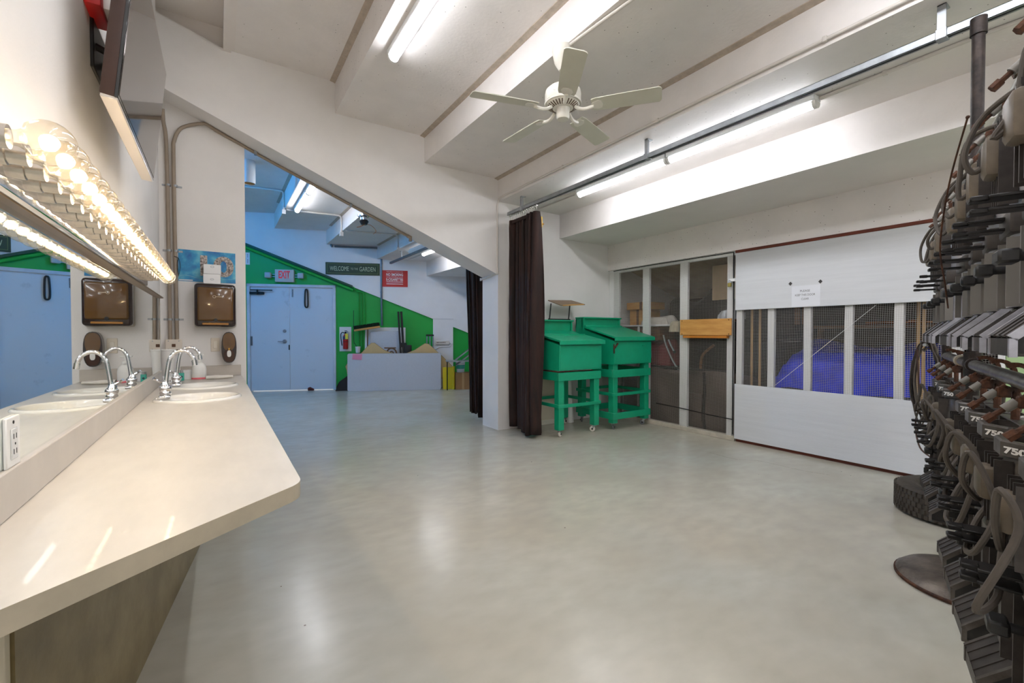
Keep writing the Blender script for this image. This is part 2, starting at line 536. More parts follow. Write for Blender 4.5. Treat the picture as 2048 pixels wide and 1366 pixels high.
# double door
d1 = bpy.data.objects.new('door_1', None); C.objects.link(d1); d1.location = bw(1.365); d1.rotation_euler = (0, 0, BWA)
struct(d1, 'pale painted steel double door')
fr = G()
for x0, x1, z0, z1 in ((DX0 - .04, DX0 + .02, 0, DH + .04), (DX1 - .02, DX1 + .04, 0, DH + .04), (DX0 - .04, DX1 + .04, DH - .02, DH + .04)):
    fr.bbox(x0, -0.03, z0, x1, 0.1, z1, 0.004, 1, BWL)
obj('door_frame', fr, DOORP, d1)
DM = bx(1.31)
MARK = mat('door_scuffed', (204, 212, 220), 0.42, vscale=3.5, col2=(150, 158, 166), vlo=0.62, vhi=0.86, bump=0.05)
for k, (a, b) in enumerate(((DX0 + .022, DM - .004), (DM + .004, DX1 - .022))):
    lf = obj('door_leaf', G().bbox(a, 0.01, 0.015, b, 0.055, DH - .025, 0.003, 1, BWL), MARK, d1)
    if k == 0:
        obj('deadbolt', G().lathe([(0, .03), (.022, .03), (.034, .012), (.036, 0)], M=BWL @ Matrix.Translation((b - .1, 0.01, 1.315)) @ Matrix.Rotation(PI / 2, 4, 'X')), GALV, lf)
        kn = G().lathe([(0, .05), (.018, .05), (.03, .02), (.045, .008), (.046, 0)], M=BWL @ Matrix.Translation((b - .1, 0.01, 1.085)) @ Matrix.Rotation(PI / 2, 4, 'X'))
        kn.bbox(b - .23, -0.045, 1.075, b - .09, -0.03, 1.097, 0.004, 1, BWL)
        obj('lever_handle', kn, GALV, lf)
        obj('latch', G().box(b - .02, -0.002, .9, b + .002, 0.012, 1.01, BWL), BLACK, lf)
        for z in (2.24,):
            cl = G().bbox(a + .0, -0.05, 2.11, a + .28, 0.008, 2.165, 0.004, 1, BWL).bbox(a + .02, -0.07, 2.19, a + .46, -0.052, 2.212, 0.003, 1, BWL)
            cl.cyl(BWL @ Vector((a + .16, -0.06, 2.1)), BWL @ Vector((a + .16, -0.06, 2.215)), .018)
            obj('door_closer', cl, DARKM, lf)
        hg = G().bbox(a + .0, -0.012, 1.0, a + .035, 0.008, 1.2, 0.002, 1, BWL).cyl(BWL @ Vector((a + .03, -.014, 1.02)), BWL @ Vector((a + .03, -.014, 1.18)), .009)
        obj('hinge', hg, GALVD, lf)
    else:
        ch = G()
        for q in range(5):
            z = 2.22 - q * .035
            ch.tube([BWL @ (Vector((a + .06 + .012 * math.cos(t * PI / 4), -0.004, z + .016 * math.sin(t * PI / 4)))) for t in range(9)], .0035, 5)
        obj('door_chain', ch, DARKM, lf)

# storage behind the right wall
STX = 6.75
DARKW = mat('dark_storage_wall', (62, 52, 45), 0.8, vscale=3, col2=(44, 37, 32))  # dark brown with random mottling
struct(obj('wall_storage_back', G().box(STX, YN, 0, STX + .1, RF + .1, 2.6), DARKW, smooth=0), 'dark rear wall of the storage')
struct(obj('wall_storage_side', G().box(RX + .02, RF, 0, STX, RF + .1, 2.6), WALL, smooth=0), 'pale end wall of the storage')
struct(obj('ceiling_storage', G().prism([(RX + .2, 2.35), (STX, 1.85), (STX, 1.95), (RX + .2, 2.45)], 'Y', YN, RF), mat('storage_ceiling', (186, 166, 140), 0.8, vscale=4, col2=(160, 138, 112)), smooth=0), 'sloping underside above the storage')
for k in range(7):
    y = 2.7 - k * 0.5
    struct(obj('trim_2', G().prism([(RX + .22, 2.34), (STX, 1.84), (STX, 1.70), (RX + .22, 2.20)], 'Y', y, y + .05), WOODD, smooth=0), 'timber joist in the storage')
struct(obj('trim_3', G().bbox(RX - .012, -1.0, 2.185, RX + .02, 2.885, 2.215, .003, 1), mat('red_brown_timber', (120, 52, 28), .6, vscale=5, stretch=(1, .6, 8), col2=(78, 34, 20)), smooth=0), 'red brown timber strip over the sliding door')
struct(obj('trim_4', G().box(RX + .03, -1.0, 0.0, RX + .08, 2.88, 0.03), mat('red_brown_timber', (120, 52, 28)), smooth=0), 'red brown timber track under the sliding door')
# ------------------------------------------------------------------ vanity counter
CT = 0.84
LAM = mat('beige_laminate', (208, 202, 192), 0.4, var=0.08, vscale=5, stretch=(3, 1, 1), bump=0.02, bscale=120, coat=0.05)
LAME = mat('laminate_edge', (176, 164, 142), 0.4, var=0.16, vscale=9)
cnt = thing('vanity_counter', 'long beige laminate counter with slanted end below the wall mirror', 'counter', (-0.1, 2.9, 0))
SINKS = [(-0.107, 3.45), (-0.10, 4.22)]
SRX, SRY = 0.232, 0.215
# outline with rounded front corner
out = [(WLX, 0.856)]
P0, P1 = Vector((WLX, 0.856)), Vector((0.19, 1.342))
cdir = (P1 - P0).normalized()
ra = 0.045
a0 = P1 - cdir * ra
a1 = P1 + Vector((0, 1)) * ra
for k in range(9):
    t = k / 8
    out.append(tuple((1 - t) ** 2 * a0 + 2 * t * (1 - t) * P1 + t * t * a1))
out += [(0.19, PE), (WLX - .03, PE), (WLX - .03, 4.73), (WLX, 4.72)]
g = G()
bm = g.bm
def loop_edges(pts, z):
    vs = [bm.verts.new((x, y, z)) for x, y in pts]
    es = [bm.edges.new((vs[i], vs[(i + 1) % len(vs)])) for i in range(len(vs))]
    return vs, es
vo, eo = loop_edges(out, CT)
es = list(eo)
for sx, sy in SINKS:
    v, e = loop_edges([(sx + (SRX - .02) * math.cos(2 * PI * k / 36), sy + (SRY - .02) * math.sin(2 * PI * k / 36)) for k in range(36)], CT)
    es += e
bmesh.ops.triangle_fill(bm, use_beauty=True, edges=es)
obj('worktop', g, LAM, cnt, smooth=0)
g = G()
n = len(out)
for i in range(n):
    (xa, ya), (xb, yb) = out[i], out[(i + 1) % n]
    g._q([(xa, ya, CT), (xb, yb, CT), (xb, yb, CT - .042), (xa, ya, CT - .042)], [(0, 1, 2, 3)])
obj('edge_band', g, LAME, cnt, smooth=30)
g = G()
g._q([(x, y, CT - .042) for x, y in out if True], [tuple(range(n))])
for sx, sy in SINKS:
    pass
obj('underside', g, LAME, cnt, smooth=0)
obj('backsplash', G().bbox(WLX, 0.90, CT, WLX + .018, 4.66, CT + .105, .003, 1), mat('laminate_splash', (196, 188, 178), .35, var=.1, vscale=6), cnt)
obj('side_splash', G().bbox(-0.30, PE - .018, CT, 0.185, PE, CT + .105, .003, 1), mat('laminate_splash', (196, 188, 178)), cnt)
# knee panel below: runs at a slight angle to the wall
KP0, KP1 = onZ(272, 1366, 0), onZ(410, 1070, 0)
kd = (KP1 - KP0).normalized()
ks = KP0 - kd * .735
ke = KP1 + kd * 1.75
kn_ = Vector((kd.y, -kd.x, 0)) * -0.02
kz = Vector((0, 0, CT - .043))
kg = G()
kg._q([ks, ke, ke + kz, ks + kz, ks + kn_, ke + kn_, ke + kn_ + kz, ks + kn_ + kz], [(0, 1, 2, 3), (7, 6, 5, 4), (0, 4, 5, 1), (1, 5, 6, 2), (2, 6, 7, 3), (3, 7, 4, 0)])
obj('end_trim', G().bbox(WLX + .001, ks.y - .03, .0, ks.x - .006, ks.y - .002, CT - .043, .002, 1), mat('cream_trim', (206, 196, 172), .5, var=.05), cnt)
obj('knee_panel', kg, mat('olive_laminate_panel', (136, 120, 84), .4, vscale=7, col2=(110, 94, 60), bump=.05), cnt, smooth=0)

# sinks
PORC = mat('white_porcelain', (236, 234, 228), 0.12, var=0.02, vscale=4, coat=0.4)
for k, (sx, sy) in enumerate(SINKS):
    s = thing('sink', ('white oval drop-in sink nearer the wall outlet' if k == 0 else 'white oval drop-in sink beside the soap bottle'), 'sink', (sx, sy, CT), group='oval sinks in the counter')
    prof = [(1.0, 0.0), (1.0, .006), (.97, .014), (.92, .016), (.88, .008), (.84, -.02), (.75, -.08), (.55, -.125), (.2, -.14), (0.09, -.141)]
    obj('basin', G().lathe([(r * SRX, z) for r, z in prof], seg=48, sy=SRY / SRX), PORC, s, local=True, smooth=60)
    obj('drain', G().lathe([(.0, -.139), (.016, -.139), (.022, -.136), (.024, -.141)], seg=16), CHROME, s, local=True)
    # faucet
    f = thing('faucet', ('chrome gooseneck faucet with lever on the sink nearer the wall outlet' if k == 0 else 'chrome gooseneck faucet on the sink beside the soap bottle'), 'faucet', (sx - .172, sy + .04, CT + .014), group='gooseneck faucets')
    b = G()
    b.bbox(-.03, -.075, 0, .03, .075, .018, .006, 2)
    b.lathe([(.028, .018), (.03, .03), (.026, .04), (.031, .05), (.033, .062), (.026, .075), (.018, .082)], seg=20)
    obj('base', b, CHROME, f, local=True)
    path = [(0, 0, .06), (.006, 0, .12), (.016, 0, .2), (.026, 0, .245), (.05, 0, .28), (.085, 0, .292), (.12, 0, .278), (.142, 0, .245), (.148, 0, .225)]
    obj('spout', G().tube(smooth_pts(path, 5), .0115, 12), CHROME, f, local=True)
    obj('aerator', G().cyl((.147, 0, .228), (.152, 0, .196), .0145, .014, 16), CHROME, f, local=True)
    h = G().cyl((-.004, 0, .08), (-.006, 0, .1), .022, .016, 16)
    h.sweep(smooth_pts([(-.006, 0, .095), (-.03, -.012, .105), (-.055, -.024, .125)], 4), [.009, .009, .008, .008, .008, .007, .007, .008, .01], 8)
    obj('lever', h, CHROME, f, local=True)

# things standing on the counter end
def prof_thing(name, label, cat, loc, prof, m, seg=24, sx=1, sy=1, parts=()):
    t = thing(name, label, cat, loc)
    obj('body', G().lathe(prof, seg=seg, sx=sx, sy=sy), m, t, local=True, smooth=45)
    for nm, pr, mm in parts:
        obj(nm, G().lathe(pr, seg=seg, sx=sx, sy=sy), mm, t, local=True, smooth=45)
    return t
prof_thing('white_tumbler', 'tall white tapered tumbler standing in the corner by the mirror', 'tumbler', (-0.372, 4.9, CT),
           [(0, 0), (.036, 0), (.038, .004), (.054, .265), (.0555, .272), (.0535, .272), (.051, .262), (.036, .012), (0, .01)], WHITEPL,
           parts=[('rim', [(.054, .262), (.058, .268), (.0555, .276), (.052, .27)], WHITEPL)])
sb = thing('soap_bottle', 'white soap bottle with pump top and pink foot behind far sink', 'bottle', (-0.15, 4.93, CT))
obj('body', G().lathe([(0, 0), (.052, 0), (.055, .01), (.056, .09), (.05, .125), (.03, .15), (.02, .158), (.02, .165)], seg=24, sy=.65), WHITEPL, sb, local=True)
obj('liquid_band', G().lathe([(.0535, .0015), (.0575, .002), (.0575, .016), (.055, .017)], seg=24, sy=.66), mat('pink_plastic', (240, 120, 130), .4), sb, local=True)
pc = G().lathe([(.024, .16), (.024, .18), (.012, .184), (.012, .215), (.008, .217)], seg=16)
pc.bbox(-.045, -.012, .213, .035, .012, .23, .004, 1)
obj('pump', pc, WHITEPL, sb, local=True)
tb = thing('teal_bottle', 'small teal bottle with grey cap by the far faucet', 'bottle', (-0.275, 4.86, CT))
obj('body', G().bbox(-.02, -.012, 0, .02, .012, .07, .006, 2), mat('teal_label', (60, 170, 150), .4), tb, local=True)
obj('cap', G().cyl((0, 0, .069), (0, 0, .092), .014), mat('grey_cap', (160, 160, 160), .4), tb, local=True)
obj('print', G().lathe([(0, .0), (.009, .0)], M=Matrix.Translation((0, -.0125, .035)) @ Matrix.Rotation(PI / 2, 4, 'X')), mat('dark_print', (30, 50, 60), .5), tb, local=True)
lb = thing('soap_box', 'white paper box standing behind the far faucet', 'box', (-0.225, 4.98, CT), .1)
obj('carton', G().bbox(-.055, -.03, 0, .055, .03, .085, .002, 1), PAPER, lb, local=True)
obj('flap', G().box(-.053, -.031, .06, .053, -.0302, .0605), mat('fold_grey', (190, 190, 190), .8), lb, local=True)
wbx = thing('soap_carton', 'small flat white carton at the end of the backsplash', 'box', (-0.36, 4.76, CT), .15)
obj('carton', G().bbox(-.04, -.045, 0, .04, .045, .052, .002, 1), PAPER, wbx, local=True)
bars = G()
for q in range(4): bars.box(-.03 + q * .012, -.0455, .006, -.024 + q * .012, -.0452, .022)
obj('print', bars, mat('grey_print', (120, 118, 112), .7), wbx, local=True)
cl = G()
def cloth(u, v):
    a = 2 * PI * v
    x = -.1 + u * .21
    r = .016 + .003 * math.sin(u * 5) + .001 * math.sin(u * 17 + 1)
    return (x, r * 1.7 * math.cos(a) + .006 * math.sin(u * 9), max(.001, .017 + r * math.sin(a)))
cl.grid(cloth, 28, 14)
cth = obj('folded_cloth', cl, mat('white_cloth', (228, 222, 212), .9, var=.05, vscale=40, bump=.3, bscale=200), None)
cth.location = (0.0, 4.86, CT); cth.rotation_euler = (0, 0, .12)
tag(cth, 'white rag rolled up on the counter beside far sink', 'cloth')

# mirror
def mirror_mat():
    m = bpy.data.materials.new('mirror_glass'); m.use_nodes = True
    b = m.node_tree.nodes['Principled BSDF']
    b.inputs['Base Color'].default_value = (0.86, 0.9, 0.88, 1); b.inputs['Metallic'].default_value = 1; b.inputs['Roughness'].default_value = 0.005
    return m
mr = thing('wall_mirror', 'long frameless mirror on the wall behind the counter', 'mirror', (WLX, 2.8, CT + .106))
obj('glass', G().box(WLX + .0005, 0.7, CT + .106, WLX + .006, 4.70, 1.548), mirror_mat(), mr, smooth=0)
obj('edge_strip', G().box(WLX + .0005, 4.70, CT + .106, WLX + .0075, 4.706, 1.548), STEEL, mr, smooth=0)
ot = thing('mirror_outlet', 'white outlet plate set in the mirror bottom edge', 'outlet', (WLX + .006, 1.487, 1.0))
obj('plate', G().bbox(WLX + .0062, 1.447, .945, WLX + .013, 1.528, 1.06, .002, 1), WHITEPL, ot)
obj('socket_face', G().bbox(WLX + .0125, 1.468, .962, WLX + .0155, 1.507, 1.033, .002, 1), mat('outlet_face', (214, 214, 212), .4), ot)
sl = G()
for z in (.98, 1.015):
    sl.box(WLX + .0154, 1.478, z - .006, WLX + .0162, 1.480, z + .006); sl.box(WLX + .0154, 1.494, z - .006, WLX + .0162, 1.496, z + .006)
sl.box(WLX + .0154, 1.485, .995, WLX + .0162, 1.49, 1.0); sl.cyl((WLX + .013, 1.487, 1.047), (WLX + .0142, 1.487, 1.047), .004, seg=8)
obj('slots', sl, DARKM, ot)

# vanity light bar with globe bulbs
vl = thing('vanity_light_bar', 'chrome strip of clear globe bulbs above the wall mirror', 'vanity light', (WLX, 2.35, 1.55))
VY0, VN, VD = 1.155, 24, 0.1025
VZ = 1.60
obj('backplate', G().bbox(WLX + .001, VY0 - .06, VZ - .05, WLX + .045, VY0 + VD * (VN - 1) + .06, VZ + .05, .006, 2), CHROME, vl)
obj('lower_rail', G().bbox(WLX + .001, VY0 - .06, 1.546, WLX + .03, 4.70, 1.556, .002, 1), mat('bronze_rail', (140, 118, 92), .35, .7), vl)
SOCK = mat('socket_chrome', (206, 198, 188), .22, 1.0, var=.1, vscale=40)
GLASSB = thin_glass('bulb_glass', (255, 250, 240), .12)
FIL = glow('filament', (255, 232, 200), BULB_L)
sk = G().lathe([(.024, 0), (.024, .028), (.021, .03), (.021, .058), (.0, .06)], seg=16)
me_s = obj('socket', sk, SOCK, vl, local=True)
R0 = .040
gp = [(.013, .055), (.014, .068), (.02, .078)] + [(R0 * math.sin(a), .108 - R0 * math.cos(a)) for a in [rad(d) for d in (48, 65, 80, 95, 110, 125, 140, 155, 168)]] + [(0, .148)]
me_b = obj('bulb', G().lathe(gp, seg=20), GLASSB, vl, local=True, smooth=60)
me_f = obj('filament', G().cyl((0, -.011, .108), (0, .012, .108), .011, seg=10), FIL, me_b, local=True)
for k in range(VN):
    y = VY0 + VD * k
    R = Matrix.Rotation(PI / 2, 4, 'Y')
    if k == 0:
        a, b = me_s, me_b
    else:
        a = me_s.copy(); C.objects.link(a); a.parent = vl
        b = me_b.copy(); C.objects.link(b); b.parent = vl
        f2 = me_f.copy(); C.objects.link(f2); f2.parent = b
    for o in (a, b):
        o.location = Vector((WLX + .045, y, VZ)) - vl.location
        o.rotation_euler = (0, PI / 2, 0)

# television on a tilting wall bracket
tv = thing('television', 'flat television tilted on a wall bracket above the mirror', 'television', (-0.3, 2.5, 2.05))
zb, zt, xb, xt, y0, y1 = 2.053, 2.623, -.276, -.217, 2.008, 2.988
up = Vector((xt - xb, 0, zt - zb)).normalized(); nrm = Vector((up.z, 0, -up.x))
TM = Matrix(((nrm.x, 0, up.x, xb), (0, 1, 0, y0), (nrm.z, 0, up.z, zb), (0, 0, 0, 1)))
Hh, Ww = math.hypot(xt - xb, zt - zb), y1 - y0
obj('cabinet', G().bbox(-.05, .0, .0, -.004, Ww, Hh, .004, 2, TM), mat('tv_side_brown', (58, 34, 22), .35, var=.2, vscale=20), tv)
obj('bezel', G().bbox(-.012, -.002, -.002, -.0005, Ww + .002, Hh + .002, .002, 1, TM), mat('gloss_black', (14, 12, 12), .12, coat=.5), tv)
obj('screen', G().box(-.0004, .008, .012, .0008, Ww - .008, Hh - .008, TM), mat('tv_screen', (88, 80, 76), .04, .6, spec=.9), tv, smooth=0)
obj('bottom_trim', G().bbox(-.048, .004, -.01, -.002, Ww - .004, .002, .002, 1, TM), mat('silver_trim', (205, 198, 190), .3, .6), tv)
obj('rear_housing', G().bbox(-.08, .2, .08, -.048, Ww - .2, Hh - .1, .012, 2, TM), BLACK, tv)
ports = G()
for q in range(3): ports.box(-.064, .2 + q * .2, .02, -.05, .3 + q * .2, .07, TM)
obj('port_cover', ports, mat('label_grey', (150, 140, 130), .6), tv)
mt = thing('tv_bracket', 'black steel wall bracket holding the television', 'bracket', (WLX, 2.5, 2.3))
bk = G().bbox(WLX, 2.38, 2.3, WLX + .012, 2.62, 2.5, .003, 1)
obj('wall_plate', bk, BLACK, mt)
for y in (2.42, 2.58):
    obj('arm', G().cyl((WLX + .01, y, 2.4), (-.345, y, 2.38), .014, seg=8).bbox(-.352, y - .02, 2.26, -.335, y + .02, 2.46, .003, 1), DARKM, mt)
asp = onX(206, 14, WLX + .05)
al = thing('fire_strobe', 'red and white alarm unit on the wall above the television', 'alarm', (WLX, 3.0, 2.7))
obj('back_box', G().bbox(WLX, asp.y - .04, asp.z - .02, WLX + .05, asp.y + .14, asp.z + .16, .006, 2), mat('alarm_red', (190, 26, 26), .4), al)
obj('lens', G().bbox(WLX + .049, asp.y, asp.z - .005, WLX + .075, asp.y + .1, asp.z + .06, .006, 2), WHITEPL, al)

# poster, towel dispenser, soap dispenser, switch, conduits on the partition
def yx(px, py): p = onY(px, py, PE); return p.x, p.z
def poster_mat():
    m = bpy.data.materials.new('blue_print'); m.use_nodes = True
    nt = m.node_tree; N = nt.nodes.new; L = nt.links.new
    b = nt.nodes['Principled BSDF']; b.inputs['Roughness'].default_value = .4
    tc = N('ShaderNodeTexCoord'); nz = N('ShaderNodeTexNoise'); nz.inputs['Scale'].default_value = 11; nz.inputs['Detail'].default_value = 9
    L(tc.outputs['Object'], nz.inputs['Vector'])
    cr = N('ShaderNodeValToRGB'); cr.color_ramp.elements[0].position = .3; cr.color_ramp.elements[0].color = lin((18, 96, 170))
    cr.color_ramp.elements[1].position = .68; cr.color_ramp.elements[1].color = lin((110, 196, 216))
    e = cr.color_ramp.elements.new(.5); e.color = lin((44, 150, 200))
    L(nz.outputs['Fac'], cr.inputs[0]); L(cr.outputs[0], b.inputs['Base Color'])
    return m
po = thing('blue_poster', 'blue poster with a patterned number ten above the towel dispenser', 'poster', (-.08, PE, 1.74))
px0, pz0 = -0.308, 1.748; px1, pz1 = 0.146, 2.045
obj('sheet', G().box(px0, PE - .003, pz0, px1, PE - .0005, pz1), poster_mat(), po, smooth=0)
lettering('10', .27, .2, mat('snake_pattern', (70, 56, 50), .6, vscale=60, col2=(214, 204, 196)), po, (-.005, PE - .0042, 1.905), (1, 0, 0), (0, 0, 1), bold=.04)
obj('caption_strip', G().box(px0 + .005, PE - .0038, pz0 + .006, px0 + .11, PE - .0031, pz0 + .016), PAPER, po, smooth=0)
sw_ = G()
pts = [(px0 + .002 + i * .0448, PE - .0036, pz0 + .045 + .012 * math.sin(i * 1.3)) for i in range(11)]
sw_.tube(smooth_pts(pts, 3), .0016, 4)
obj('wave_line', sw_, mat('pale_blue', (150, 214, 226), .5), po)

SMOKE = mat('smoked_brown_plastic', (104, 70, 26), .12, var=.15, vscale=3, coat=.5)
SMOKED = mat('smoked_dark_plastic', (38, 18, 12), .15, coat=.5)
dp = thing('towel_dispenser', 'smoked brown paper towel dispenser on the partition wall', 'dispenser', (-.02, PE, 1.32))
dx0, dx1, dz0, dz1 = -.185, .142, 1.318, 1.722
obj('back_body', G().bbox(dx0, PE - .16, dz0, dx1, PE - .001, dz1, .03, 4), SMOKED, dp)
obj('front_cover', G().bbox(dx0 + .022, PE - .176, dz0 + .055, dx1 - .02, PE - .12, dz1 - .035, .018, 3), SMOKE, dp)
obj('rim', G().bbox(dx0 - .004, PE - .05, dz0 - .006, dx1 + .006, PE - .002, dz1 - .006, .022, 3), mat('pale_grey_plastic', (188, 180, 166), .4), dp)
obj('outlet_lip', G().bbox(dx0 + .06, PE - .178, dz0 + .018, dx1 - .06, PE - .155, dz0 + .036, .004, 1), mat('amber_plastic', (176, 122, 52), .3), dp)
lg = G()
lg.tube([(-.03 + .012 * math.cos(t * PI / 6), PE - .1765, 1.60 + .012 * math.sin(t * PI / 6)) for t in range(13)], .0016, 5)
lg.box(-.016, PE - .177, 1.598, .03, PE - .1762, 1.602)
obj('maker_mark', lg, mat('cream_print', (226, 206, 170), .5), dp)
ky = G().lathe([(0, .004), (.014, .003), (.016, 0)], M=Matrix.Translation((-.02, PE - .176, dz0 + .062)) @ Matrix.Rotation(PI / 2, 4, 'X'), seg=14)
obj('lock_button', ky, BLACK, dp)
for k, (z0, z1, x0, x1, lab) in enumerate(((1.7225, 1.815, -.115, .022, 'lower white pack of folded towels on the dispenser'), (1.8155, 1.905, -.112, .026, 'upper white pack of folded towels stacked on the dispenser'))):
    t = thing('towel_pack', lab, 'paper pack', ((x0 + x1) / 2, PE - .09, z0))
    obj('wrap', G().bbox(x0, PE - .14, z0, x1, PE - .03, z1 - .0005, .004, 1), PAPER, t)
    pm = G().tube([((.0 if k else -.0) + (x0 + x1) / 2 + .014 * math.cos(a * PI / 6), PE - .1405, (z0 + z1) / 2 + .022 * (1 if k else -.2) + .007 * math.sin(a * PI / 6)) for a in range(13)], .0012, 4)
    obj('print', pm, mat('grey_blue_print', (132, 140, 156), .7), t)

sd = thing('soap_dispenser', 'smoked brown oval soap dispenser on the partition edge', 'dispenser', (.085, PE, .98))
def oval(cx, cz, rx, rz, y0, y1, n=24, flat=.62):
    pts = []
    for k in range(n):
        a = 2 * PI * k / n
        pts.append((cx + rx * (abs(math.cos(a)) ** .75) * (1 if math.cos(a) > 0 else -1), cz + rz * (abs(math.sin(a)) ** .8) * (1 if math.sin(a) > 0 else -1)))
    return G().prism(pts, 'Y', y0, y1)
obj('shell', oval(.084, 1.12, .062, .15, PE - .09, PE - .001), SMOKED, sd, smooth=50)
obj('window', oval(.084, 1.175, .05, .085, PE - .0935, PE - .089), SMOKE, sd, smooth=50)
obj('push_pad', oval(.084, 1.04, .044, .06, PE - .1, PE - .088), mat('dark_brown_pad', (60, 30, 16), .25), sd, smooth=50)
obj('button', oval(.084, 1.06, .017, .032, PE - .106, PE - .098), WHITEPL, sd, smooth=50)
vt = G().box(.06, PE - .0955, 1.16, .066, PE - .0925, 1.2).box(.098, PE - .0955, 1.17, .112, PE - .0925, 1.2)
obj('spout_tip', G().cyl((.084, PE - .1, 1.115), (.084, PE - .1, 1.09), .007, .004, 8), mat('amber_tip', (214, 160, 60), .4), sd)
vt.bm.free()

ls = thing('light_switch', 'ivory rocker switch plate between dispensers and junction box', 'switch', (-.027, PE, 1.145))
obj('plate', G().bbox(-.063, PE - .008, 1.08, .008, PE - .0005, 1.212, .002, 1), mat('ivory_plastic', (222, 212, 196), .4), ls)
obj('rocker', G().bbox(-.043, PE - .012, 1.112, -.012, PE - .007, 1.18, .002, 1), mat('ivory_rocker', (232, 224, 210), .3), ls)

def strap_at(g, c, axis_up=True, r=.02):
    pass
jb = thing('junction_box', 'ivory junction box with a brown socket under two conduits', 'junction box', (-.345, PE, 1.14))
obj('box', G().bbox(-.408, PE - .05, 1.09, -.285, PE - .001, 1.2, .003, 1), mat('ivory_metal', (220, 210, 196), .45), jb)
obj('socket', G().bbox(-.36, PE - .056, 1.13, -.332, PE - .049, 1.158, .002, 1), mat('brown_socket', (80, 46, 22), .4), jb)
rv = G()
for x in (-.385, -.308):
    for z in (1.11, 1.185): rv.cyl((x, PE - .049, z), (x, PE - .053, z), .005, seg=8)
obj('screw', rv, GALV, jb)
CXL, CXR = -.372, -.322
c1 = thing('conduit', 'straight tan conduit rising from the junction box into the beam', 'conduit', (CXL, PE - .03, 1.2))
obj('pipe', G().tube(smooth_pts([(CXL, PE - .025, 1.2), (CXL - .005, PE - .025, 2.3), (CXL - .012, PE - .025, 3.0), (CXL - .028, PE - .06, 3.18), (CXL - .03, PE - .09, 3.28)], 6), .0155, 12), CONDT, c1)
zc2 = 2.99
run = []
for k in range(0, 26):
    x = -.18 + k * (1.94 + .18) / 25
    run.append((x, PE - .03 + .05 * min(1, max(0, (x + .1) / .5)), zsoff(x) - .018))
pth = [(CXR, PE - .025, 1.2), (CXR - .006, PE - .025, 2.0), (CXR - .01, PE - .025, 2.9), (CXR - .004, PE - .025, 3.03), (CXR + .028, PE - .026, 3.13), (CXR + .085, PE - .028, 3.19)] + run[1:]
c2 = thing('conduit', 'tan conduit bent along the underside of the sloping beam', 'conduit', (CXR, PE - .03, 1.2))
obj('pipe', G().tube(smooth_pts(pth, 3), .0155, 12), CONDT, c2)
e = run[-1]
obj('end_elbow', G().cyl((e[0] - .02, e[1], e[2] + .008), (e[0] + .03, e[1], e[2] - .012), .022, seg=12).cyl((e[0] + .02, e[1], e[2] - .0), (e[0] + .02, e[1], e[2] - .055), .02, seg=12), CONDT, c2)
for z in (2.62, 2.02, 1.385):
    for t, cx, sgn in ((c1, CXL, -1), (c2, CXR, 1)):
        s = G().bbox(cx - .018 if sgn > 0 else cx - .05, PE - .004, z - .009, cx + .05 if sgn > 0 else cx + .018, PE - .001, z + .009, .001, 1)
        s.cyl((cx, PE - .025, z - .009), (cx, PE - .025, z + .009), .0185, seg=12)
        obj('pipe_strap', s, GALV, t)
for i in (6, 17):
    e = run[i]
    obj('pipe_strap', G().bbox(e[0] - .012, e[1] - .02, e[2] - .02, e[0] + .012, e[1] + .02, e[2] + .022, .003, 1), GALV, c2)
bc = thing('looped_cable', 'thin black cord hanging from the tan conduit beside the poster', 'cord', (-.31, PE - .04, 1.78))
obj('loop', G().tube(smooth_pts([(-.335, PE - .046, 1.968), (-.318, PE - .05, 1.962), (-.306, PE - .046, 1.95), (-.312, PE - .046, 1.9), (-.308, PE - .046, 1.84), (-.304, PE - .046, 1.785)], 4), .003, 6), BLACK, bc)
obj('tail', G().tube(smooth_pts([(-.306, PE - .044, 1.958), (-.296, PE - .044, 1.93), (-.29, PE - .044, 1.88), (-.298, PE - .044, 1.82), (-.303, PE - .046, 1.80)], 4), .0022, 6), BLACK, bc)
# ------------------------------------------------------------------ lamps, fan, strut rail, curtains
DIFF = glow('tube_diffuser', (246, 248, 255), TUBE_L)
HOUS = mat('lamp_housing', (226, 228, 228), .4)
def batten(x, ya, yb, zc, label, lit=True, group='fluorescent battens'):
    # zc: ceiling height it hangs on
    t = thing('ceiling_light', label, 'light', (x, (ya + yb) / 2, zc), group=None)
    obj('housing', G().bbox(x - .05, ya, zc - .045, x + .05, yb, zc - .001, .006, 1), HOUS, t)
    n = 10
    prof = [(x + .038 * math.cos(PI + PI * k / n), zc - .05 + .038 * math.sin(PI + PI * k / n)) for k in range(n + 1)]
    if lit:
        obj('diffuser', G().prism(prof, 'Y', ya + .025, yb - .025), DIFF, t, smooth=60)
        for y0, y1 in ((ya, ya + .024), (yb - .024, yb)):
            pr = [(x + .042 * math.cos(PI + PI * k / n), zc - .047 + .046 * math.sin(PI + PI * k / n)) for k in range(n + 1)]
            obj('end_cap', G().prism(pr, 'Y', y0, y1), WHITEPL, t, smooth=60)
    else:
        obj('tray', G().prism([(x - .09, zc - .05), (x - .04, zc - .1), (x + .04, zc - .1), (x + .09, zc - .05)], 'Y', ya, yb), HOUS, t, smooth=0)
        obj('end_plate', G().box(x - .03, ya - .012, zc - .09, x + .03, ya, zc - .03), WHITEPL, t, smooth=0)
    return t
batten(1.205, 2.35, 3.59, ZS[2], 'lit tube batten over the room centre, end nearest the sloping beam')
batten(1.205, 1.10, 2.34, ZS[2], 'lit tube batten in line behind the first one over the room')
batten(1.205, -1.6, -.36, ZS[2], 'added unseen tube batten above the near end of the counter')  # added out of view to raise the room's light level
batten(3.575, 2.735, 3.99, ZS[4], 'lit tube batten beside the strut rail, end nearest the curtain')
